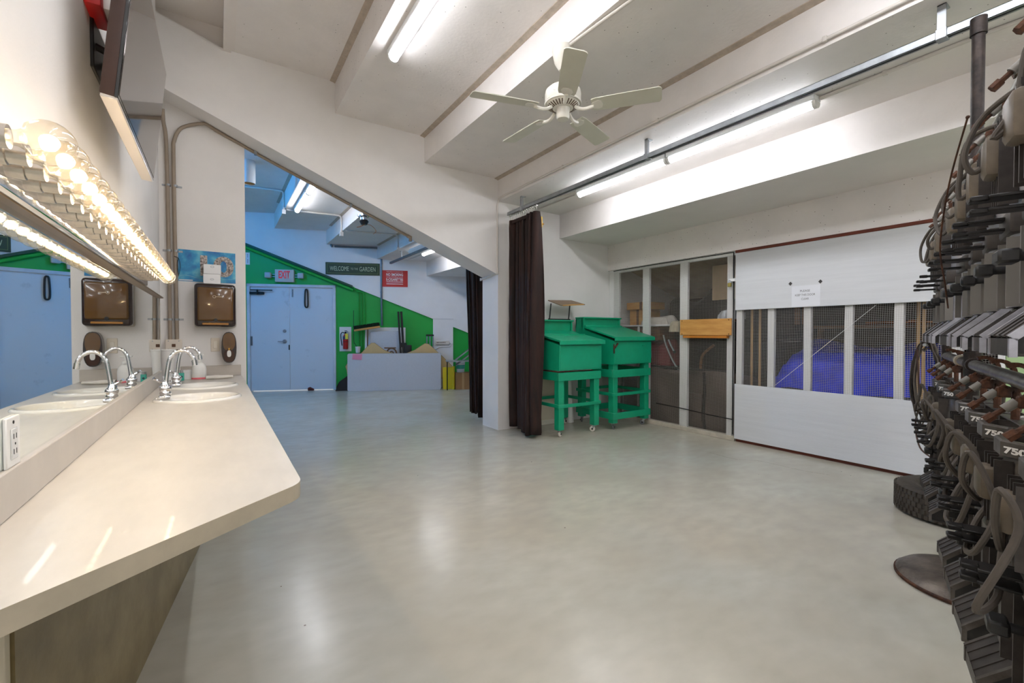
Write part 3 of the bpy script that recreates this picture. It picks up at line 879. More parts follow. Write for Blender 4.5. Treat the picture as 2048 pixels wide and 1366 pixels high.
batten(3.575, 1.47, 2.725, ZS[4], 'lit tube batten beside the strut rail, end nearest the rusty pole')
batten(3.575, -1.6, -.36, ZS[4], 'added unseen tube batten beyond the rusty pole')  # unseen as well, added for the light level
batten(1.215, 7.72, 8.96, ZS[2], 'lit tube batten in the far bay nearest the doors')
batten(1.215, 6.46, 7.70, ZS[2], 'lit tube batten in the far bay nearest the sloping beam')
batten(3.56, 7.5, 8.74, ZS[4], 'lit tube batten in the far bay behind the rail')
batten(3.22, 7.2, 8.5, ZS[4] - .02, 'unlit white tray light in the far bay', lit=False)
batten(1.205, -4.2, -2.96, ZS[2], 'added unseen tube batten near the rear wall on the high side')  # this and the next are unseen fill, added behind the camera
batten(3.575, -4.2, -2.96, ZS[4], 'added unseen tube batten near the rear wall on the low side')
for xx, zz, nm in ((2.35, ZS[3], 'third'), (4.4, ZS[5], 'lowest')):  # unseen battens added behind the camera as fill light
    for ya, end in ((-1.6, 'camera'), (-4.2, 'rear wall')):
        batten(xx, ya, ya + 1.24, zz, 'added unseen tube batten on the %s ceiling step, %s end' % (nm, 'rear wall' if ya < -3 else 'counter'))
batten(2.35, -.2, 1.04, ZS[3], 'added unseen tube batten on the third ceiling step above the rack end')  # added above the frame as fill for the rack
for ya, nm in ((.1, 'over the counter end'), (-1.6, 'halfway to the rear wall'), (-4.2, 'by the rear wall')):  # unseen fill added for the left wall and the beam face
    batten(.55, ya, ya + 1.24, ZS[1], 'added unseen tube batten on the highest step, ' + nm)
bl = thing('blue_fill_light', 'added blue lamp on the far left wall for an unknown source', 'light', (-1.7, 8.3, 3.55))  # added lamp, stands in for the unknown source of the blue tint
obj('base', G().bbox(-1.7, 8.2, 3.45, -1.2, 8.4, 3.5, .01, 1), BLACK, bl)
obj('globe', G().sph((-1.2, 8.3, 3.6), .1, 20), glow('blue_globe', (10, 140, 226), BLUE_L), bl)

# ceiling fan
FX, FY, FZ = 2.03, 2.43, 2.857
FANW = mat('fan_white', (226, 222, 210), .35, var=.04, vscale=10)
BLADE = mat('fan_blade', (204, 202, 186), .45, var=.06, vscale=8, stretch=(1, 1, 1))
fan = thing('ceiling_fan', 'white ceiling fan with five blades hanging over the floor', 'fan', (FX, FY, FZ))
obj('canopy', G().lathe([(.0, .388), (.075, .388), (.078, .37), (.06, .29), (.028, .235), (.014, .23)], seg=24), FANW, fan, local=True)
obj('downrod', G().cyl((0, 0, .11), (0, 0, .25), .013), FANW, fan, local=True)
obj('motor_housing', G().lathe([(0, .125), (.07, .12), (.1, .11), (.122, .09), (.126, .07), (.126, .02), (.12, .005), (.105, -.012), (.062, -.03), (.05, -.03)], seg=40), FANW, fan, local=True)
obj('trim_ring', G().lathe([(.1265, .012), (.130, .006), (.128, -.002), (.122, -.002)], seg=40), FANW, fan, local=True)
DKV = mat('vent_shadow', (96, 78, 62), .8)
for k in range(30):
    a = 2 * PI * k / 30
    sl = G()
    d = Vector((math.cos(a), math.sin(a), 0)); tt = Vector((-d.y, d.x, 0)) * .0036
    p0 = d * .072 + Vector((0, 0, -.0285)); p1 = d * .108 + Vector((0, 0, -.0125))
    sl._q([p0 - tt, p0 + tt, p1 + tt, p1 - tt, p0 - tt + Vector((0, 0, .004)), p0 + tt + Vector((0, 0, .004)), p1 + tt + Vector((0, 0, .004)), p1 - tt + Vector((0, 0, .004))],
          [(0, 1, 2, 3), (7, 6, 5, 4), (0, 4, 5, 1), (1, 5, 6, 2), (2, 6, 7, 3), (3, 7, 4, 0)])
    obj('vent_slot', sl, DKV, fan, local=True, smooth=0)
obj('switch_cup', G().lathe([(.05, -.028), (.046, -.045), (.046, -.09), (.04, -.103), (.012, -.108), (0, -.108)], seg=28), FANW, fan, local=True)
obj('badge', G().lathe([(0, .002), (.013, .002), (.015, 0)], M=Matrix.Rotation(rad(205), 4, 'Z') @ Matrix.Translation((.126, 0, .06)) @ Matrix.Rotation(PI / 2, 4, 'Y')), WHITEPL, fan, local=True)
for k in range(5):
    A = Matrix.Rotation(rad(20.5 + 72 * k), 4, 'Z')
    tilt = A @ Matrix.Translation((.2, 0, -.035)) @ Matrix.Rotation(rad(-12), 4, 'X')
    pts = []
    for x, hw in ((0, .052), (.03, .06), (.2, .066), (.44, .068), (.452, .06), (.458, .045)):
        pts.append((x, hw))
    poly = pts + [(x, -y) for x, y in reversed(pts)]
    bl_ = obj('blade', G().prism(poly, 'Z', 0, .006, tilt), BLADE, fan, local=True, smooth=0)
    br = G()
    br.prism([(-.002, -.014), (.01, -.03), (.045, -.04), (.07, -.03), (.078, 0), (.07, .03), (.045, .04), (.01, .03), (-.002, .014)], 'Z', -.005, -.0005, tilt)
    br.sweep(smooth_pts([A @ Vector((.085, 0, -.026)), A @ Vector((.13, 0, -.05)), A @ Vector((.17, 0, -.052)), A @ Vector((.215, 0, -.042))], 4), [.012] * 13, 8)
    obj('blade_bracket', br, FANW, bl_, local=True, smooth=40)

# strut rail that carries the curtain
RXX, RZ = 3.15, 2.80
st = thing('curtain_rail', 'galvanised strut rail bracketed below the white ceiling', 'rail', (RXX, 2.6, RZ))
ch = G()
w2, h2 = .0205, .0205
ch.box(RXX - w2, .2, RZ + h2 - .003, RXX + w2, 4.86, RZ + h2)
ch.box(RXX - w2, .2, RZ - h2, RXX - w2 + .003, 4.86, RZ + h2)
ch.box(RXX + w2 - .003, .2, RZ - h2, RXX + w2, 4.86, RZ + h2)
ch.box(RXX - w2, .2, RZ - h2, RXX - w2 + .011, 4.86, RZ - h2 + .003)
ch.box(RXX + w2 - .011, .2, RZ - h2, RXX + w2, 4.86, RZ - h2 + .003)
obj('channel', ch, GALV, st, smooth=0)
for y in (.72, 2.62, 4.55):
    b = G().bbox(RXX - .028, y - .022, RZ - .026, RXX + .028, y + .022, RZ + .026, .002, 1)
    b.bbox(RXX - .02, y - .018, RZ + .024, RXX - .014, y + .018, ZS[4] - .001, .001, 1)
    b.bbox(RXX - .02, y - .018, ZS[4] - .008, RXX + .045, y + .018, ZS[4] - .001, .001, 1)
    b.cyl((RXX + .01, y, RZ + .02), (RXX + .01, y, ZS[4] - .004), .006, seg=8)
    obj('bracket', b, GALV, st)
HOOK = mat('hook_steel', (198, 196, 190), .3, .9)
for k in range(14):
    y = 4.25 + k * .044
    hk = G().cyl((RXX - .012, y, RZ - .03), (RXX + .012, y, RZ - .03), .011, seg=10)
    hk.tube([(RXX, y, RZ - .035), (RXX, y, RZ - .075), (RXX + .008, y, RZ - .088), (RXX, y, RZ - .098)], .0028, 5)
    obj('curtain_roller', hk, HOOK, st)
fs = thing('curtain_rail', 'galvanised strut rail hanging in the far bay', 'rail', (RXX, 7.2, RZ))
obj('channel', G().box(RXX - .0205, 5.36, RZ - .0205, RXX + .0205, 9.6, RZ + .0205), GALVD, fs, smooth=0)
for y in (6.2, 8.9):
    obj('bracket', G().cyl((RXX, y, RZ), (RXX, y, ZS[4] - .002), .008, seg=8).bbox(RXX - .03, y - .02, ZS[4] - .01, RXX + .03, y + .02, ZS[4] - .001, .002, 1), GALV, fs)

VELV = mat('brown_velvet', (50, 24, 15), .8, vscale=14, stretch=(1, 1, .12), col2=(20, 9, 7), sheen=.12, bump=.2, bscale=30)
def curtain(y0, y1, z0, z1, folds, amp, label, seed, xoff=0.0):
    rnd = random.Random(seed)
    ph = [rnd.uniform(0, 6.28) for _ in range(6)]
    g = G()
    nu, nv = folds * 14, 26
    def fn(u, v):
        zz = z0 + (z1 - z0) * v
        fl = 1.0 + .8 * (1 - v)
        uu = u + .02 * math.sin(5 * v + 9 * u + ph[0]) + .035 * math.sin(2 * PI * 2.3 * u + ph[3])
        x = RXX + xoff + amp * fl * (.6 + .4 * math.sin(7 * u + ph[5])) * (math.sin(2 * PI * folds * uu + ph[1]) + .5 * math.sin(2 * PI * folds * .5 * uu + ph[2])) + .05 * (1 - v) * math.sin(3 * u + ph[3]) + .05 * (1 - v)
        y = y0 + (y1 - y0) * u + .02 * math.sin(2 * PI * folds * uu * 2 + ph[4]) * fl * .6
        if v > .97: x = RXX + xoff * .3 + (x - RXX - xoff * .3) * .75
        return (x, y, zz + (.012 * math.sin(22 * u + ph[5]) if v < .02 else 0))
    g.grid(fn, nu, nv)
    t = thing('curtain', label, 'curtain', (RXX, (y0 + y1) / 2, z0))
    obj('drape', g, VELV, t, smooth=70, solid=.004)
    return t
cu = curtain(4.24, 4.85, .04, 2.705, 7, .06, 'dark brown velvet curtain bunched beside the white column', 3, .02)
curtain(5.42, 6.05, .05, 2.74, 7, .045, 'dark brown velvet curtain hanging behind the sloping beam', 5)
obj('heading_tape', G().box(RXX - .01, 4.26, 2.66, RXX + .01, 4.83, 2.70), VELV, cu, smooth=0)
yb = thing('yellow_tag_board', 'small yellow board tucked behind the curtain top', 'board', (3.32, 4.5, 2.6))
obj('board', G().bbox(3.29, 4.34, 2.55, 3.31, 4.42, 2.68, .003, 1), mat('yellow_paint', (226, 182, 72), .5), yb)
obj('cleat', G().bbox(3.31, 4.33, 2.58, 3.325, 4.43, 2.6, .002, 1), PLY, yb)

# surface conduits on the ceiling
def run_pipe(label, pts, r=.011, m=CONDW, straps=(), n=5, name='conduit', local_s=True):
    t = thing(name, label, 'conduit', pts[0])
    pp = smooth_pts(pts, n)
    obj('pipe', G().tube(pp, r, 10), m, t)
    for i in straps:
        p = Vector(pts[i]) if i < len(pts) else Vector(pts[-1])
        obj('pipe_clip', G().bbox(p.x - .012, p.y - .012, p.z - r - .004, p.x + .012, p.y + .012, p.z + r + .006, .002, 1), m, t)
    return t
zr = ZS[4] + .035
run_pipe('thin painted conduit along the riser above the strut rail', [(3.004, .0, zr), (3.004, 1.2, zr), (3.004, 2.4, zr), (3.004, 3.6, zr), (3.004, 4.55, zr), (3.004, 4.80, zr - .005), (3.005, 4.86, zr - .03), (3.005, 4.895, zr - .12), (3.005, 4.896, 2.6), (3.005, 4.896, 2.2), (3.005, 4.896, 2.06)], straps=(1, 2, 3))
run_pipe('short painted conduit across the foot of the sloping beam', [(3.006, 4.89, 2.04), (3.006, 5.0, 2.025), (3.006, 5.2, 2.005), (3.006, 5.33, 1.995)], .014, straps=(0, 3))
run_pipe('painted conduit feeding the ceiling fan', [(2.03, 2.35, ZS[3] - .012), (2.06, 1.9, ZS[3] - .012), (2.12, 1.2, ZS[3] - .012), (2.16, .3, ZS[3] - .012)], .011)
run_pipe('painted conduit feeding the tube beside the strut rail', [(3.60, 1.47, ZS[4] - .02), (3.615, 1.36, ZS[4] - .012), (3.62, 1.1, ZS[4] - .012), (3.625, .55, ZS[4] - .012), (3.66, .40, ZS[4] - .03), (3.72, .33, ZS[4] - .1), (3.74, .32, ZS[4] - .3)], .012, straps=(2,))
run_pipe('painted conduit between the tube and the curtain', [(3.575, 4.0, ZS[4] - .014), (3.55, 4.2, ZS[4] - .012), (3.45, 4.5, ZS[4] - .012), (3.4, 4.88, ZS[4] - .012)], .008)
# ------------------------------------------------------------------ far bay: things on and along the green wall
def bthing(name, label, cat, X, off=0.0, z=0.0, group=None):
    return thing(name, label, cat, bw(X, z, off), BWA, group)
REDL = mat('exit_red', (214, 40, 34), .4, emit=((214, 40, 34), .05))
ex = bthing('exit_sign', 'grey exit sign with two emergency lamps above the double door', 'exit sign', 1.24, 0, 2.52)
obj('case', G().bbox(-.19, -.09, -.135, .19, -.001, .135, .01, 2), mat('exit_case', (196, 196, 192), .5), ex, local=True)
lettering('EXIT', .23, .165, REDL, ex, (0, -.0915, .022), (1, 0, 0), (0, 0, 1), local=True, bold=.035)
for s in (-1, 1):
    a = obj('lamp_arm', G().box(min(s * .19, s * .29), -.05, .02, max(s * .19, s * .29), -.04, .035).box(min(s * .19, s * .29), -.05, -.03, max(s * .19, s * .29), -.04, -.015), GALV, ex, local=True)
    obj('lamp_head', G().bbox(s * .33 - .06, -.12, -.055, s * .33 + .06, -.02, .065, .016, 2), mat('lamp_grey', (176, 186, 190), .4), ex, local=True)
wl = bthing('welcome_sign', 'dark green board reading welcome to the garden', 'sign', 2.557, .052, 2.711)
WS = 1.155
obj('board', G().bbox(-WS / 2, -.022, -.135, WS / 2, -.001, .135, .003, 1), mat('sign_green', (34, 58, 26), .5, var=.15, vscale=10), wl, local=True)
fg = G()
for x0, z0, x1, z1 in ((-.545, -.105, .545, -.099), (-.545, .099, .545, .105), (-.545, -.105, -.539, .105), (.539, -.105, .545, .105)): fg.box(x0, -.024, z0, x1, -.022, z1)
SGL = mat('sign_letter', (196, 206, 170), .6)
obj('border_line', fg, mat('sign_border', (120, 138, 76), .6), wl, local=True, smooth=0)
lettering('WELCOME', .40, .10, SGL, wl, (-.285, -.0235, 0), (1, 0, 0), (0, 0, 1), local=True)
lettering('TO THE', .155, .045, SGL, wl, (.03, -.0235, 0), (1, 0, 0), (0, 0, 1), local=True)
lettering('GARDEN', .345, .10, SGL, wl, (.315, -.0235, 0), (1, 0, 0), (0, 0, 1), local=True)
ns = bthing('no_smoking_sign', 'red no smoking sign on the white wall', 'sign', 3.40, .052, 2.515)
obj('panel', G().box(-.29, -.006, -.187, .29, -.001, .187), mat('sign_red', (206, 48, 40), .45), ns, local=True, smooth=0)
WH = mat('sign_white', (242, 240, 238), .5)
for t, w_, h_, z in (('THIS FACILITY IS DESIGNATED', .37, .018, .155), ('NO SMOKING', .37, .062, .092), ('including', .14, .028, .035), ('E-CIGARETTES', .37, .062, -.02)):
    lettering(t, w_, h_, WH, ns, (.0, -.0068, z), (1, 0, 0), (0, 0, 1), local=True, bold=.02 if h_ > .05 else 0)
lg = G()
for z, hh in ((.035, .003), (-.072, .009), (-.092, .003), (-.122, .012)):
    if z == .035:
        lg.box(-.185, -.0072, z - hh, -.08, -.0062, z + hh).box(.08, -.0072, z - hh, .185, -.0062, z + hh)
    else:
        lg.box(-.185, -.0072, z - hh / 2, .185, -.0062, z + hh / 2)
obj('text_line', lg, WH, ns, local=True, smooth=0)
wp = bthing('notice_plate', 'small white notice beside the partition edge on the green wall', 'sign', .535, 0, 2.88)
obj('plate', G().box(-.03, -.006, -.13, .05, -.001, .13), PAPER, wp, local=True, smooth=0)
obj('text_line', G().box(.005, -.0068, .02, .012, -.006, .1).box(.005, -.0068, -.1, .012, -.006, -.01), DARKM, wp, local=True, smooth=0)

fe = bthing('fire_extinguisher', 'red fire extinguisher with yellow tag on a white backboard', 'extinguisher', 2.393, 0, .86)
obj('backboard', G().bbox(-.127, -.015, 0, .127, -.001, .55, .003, 1), WHITEP, fe, local=True)
obj('cylinder', G().lathe([(0, .05), (.05, .052), (.056, .065), (.056, .3), (.05, .34), (.03, .375), (.02, .39), (.02, .4)], c=(.012, -.08, 0), seg=22), mat('extinguisher_red', (180, 22, 26), .3, coat=.3), fe, local=True)
obj('label_band', G().lathe([(.0566, .27), (.0566, .335), (.0535, .338)], c=(.012, -.08, 0), seg=22), mat('ext_label', (40, 62, 96), .5), fe, local=True)
obj('valve', G().bbox(-.006, -.1, .395, .03, -.06, .43, .004, 1).bbox(-.0, -.13, .43, .07, -.07, .442, .003, 1).bbox(.0, -.13, .455, .05, -.07, .467, .003, 1), DARKM, fe, local=True)
obj('hose', G().tube(smooth_pts([(-.01, -.08, .41), (-.05, -.08, .425), (-.085, -.08, .39), (-.085, -.085, .3), (-.07, -.09, .2), (-.06, -.09, .13)], 5), .01, 8), BLACK, fe, local=True)
obj('tag', G().box(.015, -.145, .275, .075, -.143, .4), mat('yellow_tag', (222, 208, 60), .6), fe, local=True, smooth=0)
obj('strap', G().lathe([(.0575, .215), (.0595, .22), (.0575, .225)], c=(.012, -.08, 0), seg=22), BLACK, fe, local=True)

stp = bthing('hanging_strap', 'black strap hanging on the right door leaf', 'strap', 1.637, 0, 1.84)
obj('hook', G().cyl((0, -.025, .4), (0, .012, .4), .01, seg=8), DARKM, stp, local=True)
sg = G()
sg.tube(smooth_pts([(0, -.02, .4), (-.02, -.025, .36), (-.03, -.025, .15), (-.025, -.025, .03), (0, -.025, .0), (.03, -.025, .02), (.035, -.025, .15), (.028, -.025, .36), (0, -.02, .4)], 6), .016, 8)
obj('band', sg, BLACK, stp, local=True)
wd = bthing('door_wedge', 'dark red wedge at the bottom of the right door leaf', 'wedge', 1.72, .02, 0)
obj('body', G().prism([(-.06, 0.0), (.06, 0), (.06, .03), (-.02, .075), (-.06, .06)], 'Y', -.06, 0), mat('wedge_red', (92, 34, 26), .7), wd, local=True, smooth=0)
obj('grip', G().box(-.04, -.07, .02, .03, -.06, .04), mat('wedge_dark', (60, 22, 18), .7), wd, local=True, smooth=0)

# conduits on the back wall
def brun(label, pts, r, m, name='conduit', n=4, clips=()):
    t = thing(name, label, 'conduit', bw(*pts[0]))
    obj('pipe', G().tube(smooth_pts([bw(*p) for p in pts], n), r, 8), m, t)
    for c in clips:
        p = bw(*c)
        obj('pipe_clip', G().bbox(-.03, -.012, -.014, .03, .012, .014, .002, 1, Matrix.Translation(p) @ Matrix.Rotation(BWA, 4, 'Z')), GALV, t)
    return t
X1 = 3.128
brun('grey conduit running down the white wall past the signs', [(2.2, 3.2, .075), (2.6, 3.2, .065), (2.95, 3.2, .065), (3.07, 3.19, .065), (3.12, 3.14, .065), (X1, 3.05, .065), (X1, 2.6, .065), (X1, 2.0, .065), (X1 + .01, 1.44, .065)], .022, GALVD, clips=((X1, 2.85, .065), (X1, 2.2, .065), (2.62, 3.2, .065)))
brun('dark conduit climbing the ceiling step in the far bay', [(2.16, 3.19, .065), (2.13, 3.25, .065), (2.13, 3.5, .065)], .024, GALVD)
for k in range(3):
    dx = .06 * k
    brun(('leftmost', 'middle', 'rightmost')[k] + ' of three green conduits dropping beside the fire extinguisher', [(2.56 + dx * .5, zgreen(2.56) + .0 - .05 * k, .07), (2.62 + dx, zgreen(2.62) - .05 - .02 * k, .05), (2.655 + dx, zgreen(2.66) - .14, .03), (2.66 + dx, 1.9, .03), (2.66 + dx, 1.0, .03), (2.66 + dx, .05, .03)], .014, GREENW)
brun('green pipe along the slope of the green wall', [(.3, zgreen(.3) - .07, .06), (1.2, zgreen(1.2) - .07, .06), (2.0, zgreen(2.0) - .07, .06), (2.56, zgreen(2.56) - .07, .06)], .03, GREENW)

# the pile of folded tables and boards
tP, tD = Vector((2.33, 10.03, 0)), Vector((4.172 - 2.33, 9.232 - 10.03, 0))
TL_ = tD.length; tA = math.atan2(tD.y, tD.x); tD.normalize(); tN = Vector((tD.y, -tD.x, 0))
tb1 = thing('folding_table', 'long grey folded table standing on its edge before the green wall', 'table', tP, tA)
lean = Matrix.Rotation(rad(1.5), 4, 'X')
def rrect(x0, z0, x1, z1, r, n=5):
    pts = []
    for cx, cz, a0 in ((x1 - r, z0 + r, -90), (x1 - r, z1 - r, 0), (x0 + r, z1 - r, 90), (x0 + r, z0 + r, 180)):
        for k in range(n + 1):
            a = rad(a0 + 90 * k / n); pts.append((cx + r * math.cos(a), cz + r * math.sin(a)))
    return pts
obj('tabletop', G().prism(rrect(0, 0.002, TL_, .82, .035), 'Y', 0, .045, lean.inverted()), GREYT, tb1, local=True, smooth=30)
obj('rim', G().prism(rrect(-.004, 0.0, TL_ + .004, .824, .037), 'Y', .012, .034, lean.inverted()), mat('table_rim', (150, 150, 150), .5), tb1, local=True, smooth=30)
lgp = G()
for x in (.25, TL_ - .25): lgp.tube([(x, .07, .1), (x, .07, .7)], .014, 8, M=lean.inverted())
obj('folded_leg', lgp, DARKM, tb1, local=True)
pk = thing('pink_note', 'pink paper sheet taped to the corner of the grey table', 'paper', tP + tD * .1 + Vector((0, 0, .75)))
PKM = Matrix.Translation(tP + tN * .004) @ Matrix.Rotation(tA, 4, 'Z') @ lean.inverted() @ Matrix.Rotation(rad(4), 4, 'Y')
obj('sheet', G().box(.05, -.004, .70, .25, -.002, .83, PKM), mat('pink_paper', (230, 150, 172), .8), pk, smooth=0)
pl_ = G()
for q in range(4): pl_.box(.07, -.0046, .72 + q * .025, .23, -.004, .723 + q * .025, PKM)
obj('text_line', pl_, mat('pink_print', (196, 110, 136), .8), pk, smooth=0)
TAN = mat('tan_board', (206, 176, 122), .55, var=.06, vscale=5)
def px_board(name, label, cat, px, off, th, m):
    P = tP - tN * off
    pts = [onV(x, y, P, tN) for x, y in px]
    M = Matrix.Translation(P) @ Matrix.Rotation(tA, 4, 'Z')
    Mi = M.inverted()
    loc = [Mi @ p for p in pts]
    poly = [(p.x, max(0.0, p.z)) for p in loc]
    t = thing(name, label, cat, P + tD * (sum(q[0] for q in poly) / len(poly)), tA)
    ti = Matrix.LocRotScale(t.location, t.rotation_euler, None)
    obj('board', G().prism(poly, 'Y', 0, th, M), m, t, smooth=30)
    obj('edge_band', G().tube([M @ Vector((q[0], th / 2, q[1])) for q in poly[:-2]], th * .55, 6), mat('tan_edge', (150, 118, 72), .6), t)
    return t
px_board('tan_board', 'tan board with curved hump behind the left half of grey table', 'board', [(693, 739), (691, 733), (694, 728), (712, 716), (724, 705), (735, 693), (743, 686), (749, 686), (757, 692), (768, 700), (785, 707), (785, 781), (700, 781)], .10, .012, TAN)
px_board('tan_board', 'tan board with curved hump sticking out right of grey table', 'board', [(812, 707), (830, 700), (842, 692), (850, 687), (857, 688), (866, 696), (884, 712), (905, 733), (906, 740), (897, 748), (883, 757), (870, 765), (812, 768)], .13, .012, TAN)
bb = bthing('white_board', 'white board leaning on the green wall behind grey table', 'board', 3.2, .05, 0)
obj('panel', G().bbox(-.45, -.02, .0, .45, 0, 1.4, .004, 1, Matrix.Rotation(rad(-1.5), 4, 'X')), WHITEP, bb, local=True)
obj('rim', G().box(-.455, -.012, 0, -.45, -.004, 1.4, Matrix.Rotation(rad(-1.5), 4, 'X')), GALV, bb, local=True)
t2 = bthing('folding_table', 'square grey folded table leaning against the white board', 'table', 3.21, .13, 0)
obj('tabletop', G().prism(rrect(-.327, 0, .327, 1.31, .05), 'Y', -.04, 0, Matrix.Rotation(rad(-1.5), 4, 'X')), GREYT, t2, local=True, smooth=30)
obj('rim', G().prism(rrect(-.332, 0, .332, 1.315, .052), 'Y', -.03, -.012, Matrix.Rotation(rad(-1.5), 4, 'X')), mat('table_rim', (150, 150, 150), .5), t2, local=True, smooth=30)
brm = bthing('push_broom', 'upside-down push broom with dark green bristles by the extinguisher', 'broom', 2.86, .2, 0)
obj('handle', G().cyl((-.02, 0, .01), (.0, 0, 1.36), .014, seg=10), WOODD, brm, local=True)
BR = Matrix.Translation((0, 0, 1.37)) @ Matrix.Rotation(rad(-9), 4, 'Y')
obj('block', G().bbox(-.29, -.03, -.02, .27, .03, .025, .006, 1, BR), PLY, brm, local=True)
bs = G()
for k in range(58):
    for r in range(3):
        x = -.285 + k * .0096; y = -.022 + r * .022
        bs.cyl((x, y, .024), (x + random.uniform(-.012, .012), y * 1.8 + random.uniform(-.01, .01), .095 + random.uniform(-.01, .01)), .006, .009, 4, M=BR)
b_ = obj('bristles', bs, mat('green_bristle', (20, 48, 26), .9, var=.4, vscale=60), brm, local=True, smooth=0); b_['kind'] = 'stuff'
cp = bthing('white_cup', 'white cup with black cord on the wall beside the broom', 'cup', 2.66, .17, .83)
obj('cup', G().lathe([(0, 0), (.045, 0), (.06, .14), (.055, .14), (.042, .01), (0, .01)], seg=18), WHITEPL, cp, local=True)
obj('cord', G().tube(smooth_pts([(-.02, 0, .13), (-.06, 0, .2), (-.09, .05, .24), (-.1, .08, .6), (-.1, .09, .95)], 4), .006, 6), BLACK, cp, local=True)
obj('bracket', G().box(-.05, .06, .0, .05, .169, .02), GREENW, cp, local=True)
sdn = bthing('black_stand', 'tall black folded stand leaning behind the grey table', 'stand', 3.6, .22, 0)
for x0, x1 in ((-.06, -.02), (.0, .05)):
    obj('leg', G().bbox(x0, -.02, 0.0, x1, .02, 1.76, .004, 1, Matrix.Rotation(rad(-3), 4, 'Y')), BLACK, sdn, local=True)
obj('clamp', G().bbox(-.1, -.04, .95, .05, .04, 1.05, .01, 1).bbox(.0, -.05, .78, .16, .05, 1.0, .02, 2), BLACK, sdn, local=True)
chb = bthing('bentwood_chair', 'brown bentwood chair back showing above the grey table', 'chair', 3.34, .25, 0)
obj('back_loop', G().tube(smooth_pts([(-.11, 0, .55), (-.11, 0, .8), (-.07, 0, .9), (0, 0, .93), (.07, 0, .9), (.11, 0, .8), (.11, 0, .55)], 5), .016, 8), WOODD, chb, local=True)
obj('inner_loop', G().tube(smooth_pts([(-.06, 0, .55), (-.055, 0, .78), (0, 0, .86), (.055, 0, .78), (.06, 0, .55)], 5), .012, 8), WOODD, chb, local=True)
obj('top_rail', G().bbox(-.16, -.015, .925, .1, .015, .95, .006, 1), WOODD, chb, local=True)
obj('seat', G().lathe([(0, .46), (.16, .46), (.17, .48), (.16, .5), (0, .5)], c=(0, 0, 0), seg=20, sy=.3), WOODD, chb, local=True)
for x in (-.12, .12): obj('leg', G().cyl((x, 0, 0), (x * .9, 0, .47), .015, seg=8), WOODD, chb, local=True)
cr = bthing('crutch_pair', 'silver folded stand poles leaning beside the pilaster', 'stand', 4.13, .18, 0)
for x in (-.07, .0, .07): obj('pole', G().cyl((x, 0, 0), (x, 0, 1.22), .014, seg=8), GALV, cr, local=True)
obj('top_grip', G().bbox(-.09, -.02, 1.2, .09, .02, 1.24, .008, 1), BLACK, cr, local=True)
psr = bthing('power_strip', 'ivory power strip screwed to the white pilaster', 'power strip', 4.40, .061, 1.05)
obj('body', G().bbox(-.16, -.04, -.045, .16, -.001, .04, .006, 1), mat('ivory_metal', (220, 210, 196), .45), psr, local=True)
pso = G()
for q in range(6): pso.box(-.13 + q * .035, -.0415, -.012, -.113 + q * .035, -.04, .012)
obj('socket', pso, mat('brown_socket', (80, 46, 22), .4), psr, local=True)
obj('cord', G().tube(smooth_pts([(.16, -.02, 0), (.2, -.02, -.03), (.15, -.015, -.09), (-.05, -.012, -.1), (-.2, -.012, -.17)], 5), .008, 6), WHITEPL, psr, local=True)
kc = bthing('black_case', 'black hard case lying beside the left end of grey table', 'case', 2.36, .1, 0)
obj('shell', G().prism([(-.14, 0), (.14, 0), (.16, .3), (.1, .32), (-.06, .2)], 'Y', -.18, 0), BLACK, kc, local=True, smooth=0)
obj('handle', G().tube(smooth_pts([(-.11, -.19, .06), (-.09, -.21, .12), (-.07, -.19, .17)], 4), .008, 6), DARKM, kc, local=True)
yw = bthing('yellow_sheet', 'yellow plastic panel leaning below the pilaster', 'panel', 4.5, .45, 0)
obj('sheet', G().bbox(-.12, -.02, 0, .1, 0, .5, .004, 1), mat('yellow_plastic', (222, 196, 30), .45), yw, local=True)
obj('roll', G().cyl((.12, -.03, 0), (.12, -.03, .52), .03), mat('yellow_plastic', (222, 196, 30), .45), yw, local=True)
bk_ = bthing('white_bucket', 'white bucket with teal label standing on a cardboard box', 'bucket', 4.76, .42, .38)
obj('pail', G().lathe([(0, 0), (.085, 0), (.105, .22), (.11, .225), (.105, .23), (.1, .22), (.08, .01), (0, .01)], seg=22), WHITEPL, bk_, local=True)
obj('label', G().lathe([(.0965, .08), (.1045, .17)], seg=22), mat('teal_label', (60, 170, 150), .4), bk_, local=True)
bxb = bthing('cardboard_box', 'brown cardboard box under the white bucket', 'box', 4.78, .32, 0)
obj('carton', G().bbox(-.14, -.24, 0, .2, 0, .38, .004, 1), CARD, bxb, local=True)
obj('tape', G().box(.0, -.242, 0, .05, -.2405, .38), mat('packing_tape', (196, 156, 106), .4), bxb, local=True)
shf = bthing('metal_shelf', 'grey metal tray table with black frames behind the curtain', 'table', 4.72, .6, 0)
obj('tray', G().bbox(-.3, -.25, .64, .3, .1, .665, .004, 1), GALV, shf, local=True)
for x in (-.27, .27): obj('leg', G().cyl((x, -.05, 0), (x, -.05, .64), .012), DARKM, shf, local=True)
fr_ = bthing('frame_stack', 'black frames leaning on the metal tray table', 'frame', 4.8, .55, .666)
for q in range(4):
    obj('frame', G().bbox(-.2, -.012, 0, .25, .012, .02, .003, 1, Matrix.Translation((0, -.05 * q, 0)) @ Matrix.Rotation(rad(-38), 4, 'Y')).bbox(-.2, -.012, .1, .25, .012, .12, .003, 1, Matrix.Translation((0, -.05 * q, 0)) @ Matrix.Rotation(rad(-38), 4, 'Y')), (BLACK, GALV)[q % 2], fr_, local=True)

